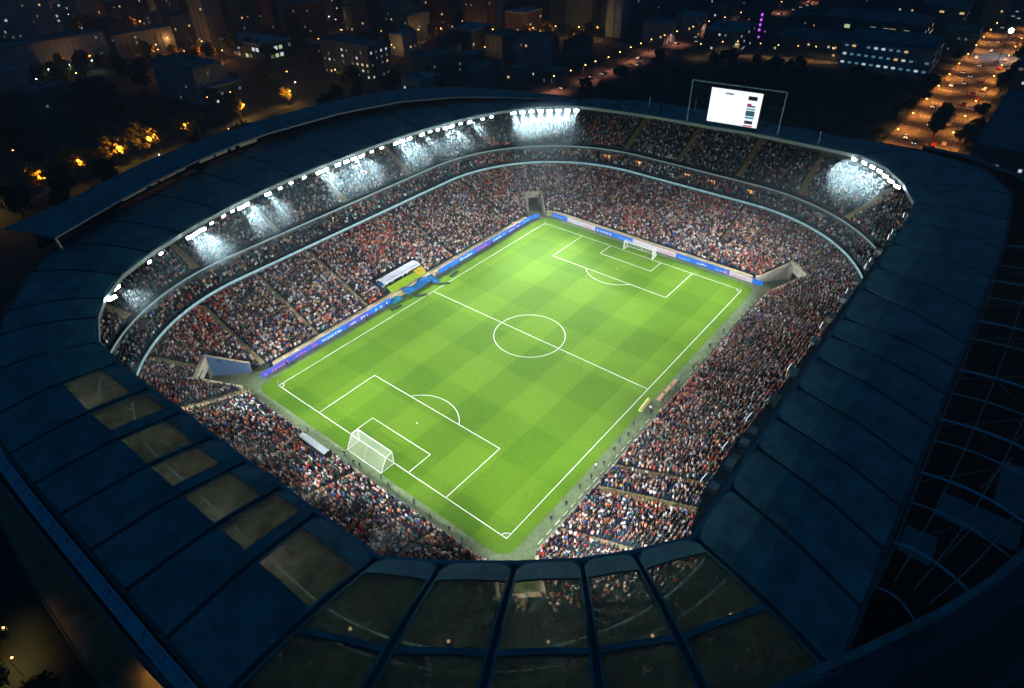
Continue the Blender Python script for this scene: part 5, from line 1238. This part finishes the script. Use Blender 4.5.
# tiny lit kiosks/signs scattered: small lamps over the dark quarter
r = random.Random(21); Q = []
for k in range(130):
    x, y = r.uniform(-50, 480), r.uniform(150, 560)
    if not seen(x, y, 5, 0): continue
    t = lamp(x, y, r.uniform(0, 6), '', 'scattered lamps of the dark city', 0, white=r.random() < .5, sc=r.uniform(.5, .8)); Q.append(t)
order_labels(Q, 'faint isolated lamp among dark buildings beyond the stadium, {o} from left', 5)

HAZE = 0.00035
if HAZE:
    g = MB(); g.box(-690, 1500, -480, 1500, -1.4, 125); hz = g.build('haze', []) ; hz.data.materials.clear()
    m = bpy.data.materials.new('night haze'); m.use_nodes = True; t = m.node_tree; t.nodes.clear(); o = t.nodes.new('ShaderNodeOutputMaterial'); v = t.nodes.new('ShaderNodeVolumePrincipled')
    v.inputs['Color'].default_value = (.8, .93, 1, 1); v.inputs['Density'].default_value = HAZE; v.inputs['Anisotropy'].default_value = 0.0
    t.links.new(v.outputs[0], o.inputs['Volume']); hz.data.materials.append(m); struct(hz, 'stuff', 'thin night haze hanging over the stadium and the city', 'haze')

# veils of lit mist hanging under the far rim, where the floodlight beams show
def mist(pts, radii, dens, label):
    g = MB(); n = 14; P = [Vector(q) for q in pts]
    for i, c in enumerate(P):
        d = (P[min(i + 1, len(P) - 1)] - P[max(i - 1, 0)]); d.z = 0; d.normalize(); a = Vector((d.y, -d.x, 0)); r = radii[i]
        for k in range(n):
            t = 2 * math.pi * k / n; q = c + a * (r * math.cos(t)) + Vector((0, 0, r * .85 * math.sin(t))); g.v.append((q.x, q.y, q.z))
    for i in range(len(P) - 1):
        for k in range(n): g.f.append((i * n + k, (i + 1) * n + k, (i + 1) * n + (k + 1) % n, i * n + (k + 1) % n)); g.mi.append(0)
    g.f.append(tuple(range(n))); g.mi.append(0); g.f.append(tuple((len(P) - 1) * n + k for k in range(n))[::-1]); g.mi.append(0)
    m = bpy.data.materials.new('mist'); m.use_nodes = True; t = m.node_tree; t.nodes.clear(); o = t.nodes.new('ShaderNodeOutputMaterial'); v = t.nodes.new('ShaderNodeVolumePrincipled')
    v.inputs['Color'].default_value = (.60, .84, .92, 1); v.inputs['Density'].default_value = dens; v.inputs['Anisotropy'].default_value = 0.0; t.links.new(v.outputs[0], o.inputs['Volume'])
    ob = g.build('mist', m); struct(ob, 'stuff', label, 'mist'); return ob
def taper(n, r): return [max(.05, r * abs(math.sin(math.pi * i / (n - 1))) ** .45) for i in range(n)]
line = [(-73, 46), (-66, 52), (-56, 57), (-46, 60.5), (-30, 65), (-14, 67), (2, 67.5), (18, 67), (34, 66), (48, 63.5), (58, 61), (66, 57.5), (74, 51), (80, 44)]
mist([(x * 1.045, y * 1.065, 22.3) for x, y in line], taper(len(line), 7.6), 0.011, 'thin lit mist under the left roof rim where the floodlight beams show')
line = [(68, 63.5), (70, 61.8), (74, 58.6), (78, 55), (82, 50.5), (85.5, 46.2), (87, 43.5)]
mist([(x, y, 26.2) for x, y in line], taper(7, 4.8), 0.045, 'mist halo added as the glow round the dazzling lamp row at the top far corner')  # dense mist added round the lamps to imitate their bloom
line = [(60, 58), (66, 55), (71, 51.5), (75, 47.5), (78, 43), (80, 38)]
mist([(x * 1.06, y * 1.05, 20.5) for x, y in line], taper(6, 9.0), 0.026, 'bright teal mist below the dazzling lamp row at the top far corner')
line = [(90, -36), (89, -42), (86, -46.5), (81, -50), (74, -53)]
mist([(x * 1.05, y * 1.05, 22.3) for x, y in line], taper(5, 9.5), 0.012, 'fan of lit mist below the right far corner floodlights')
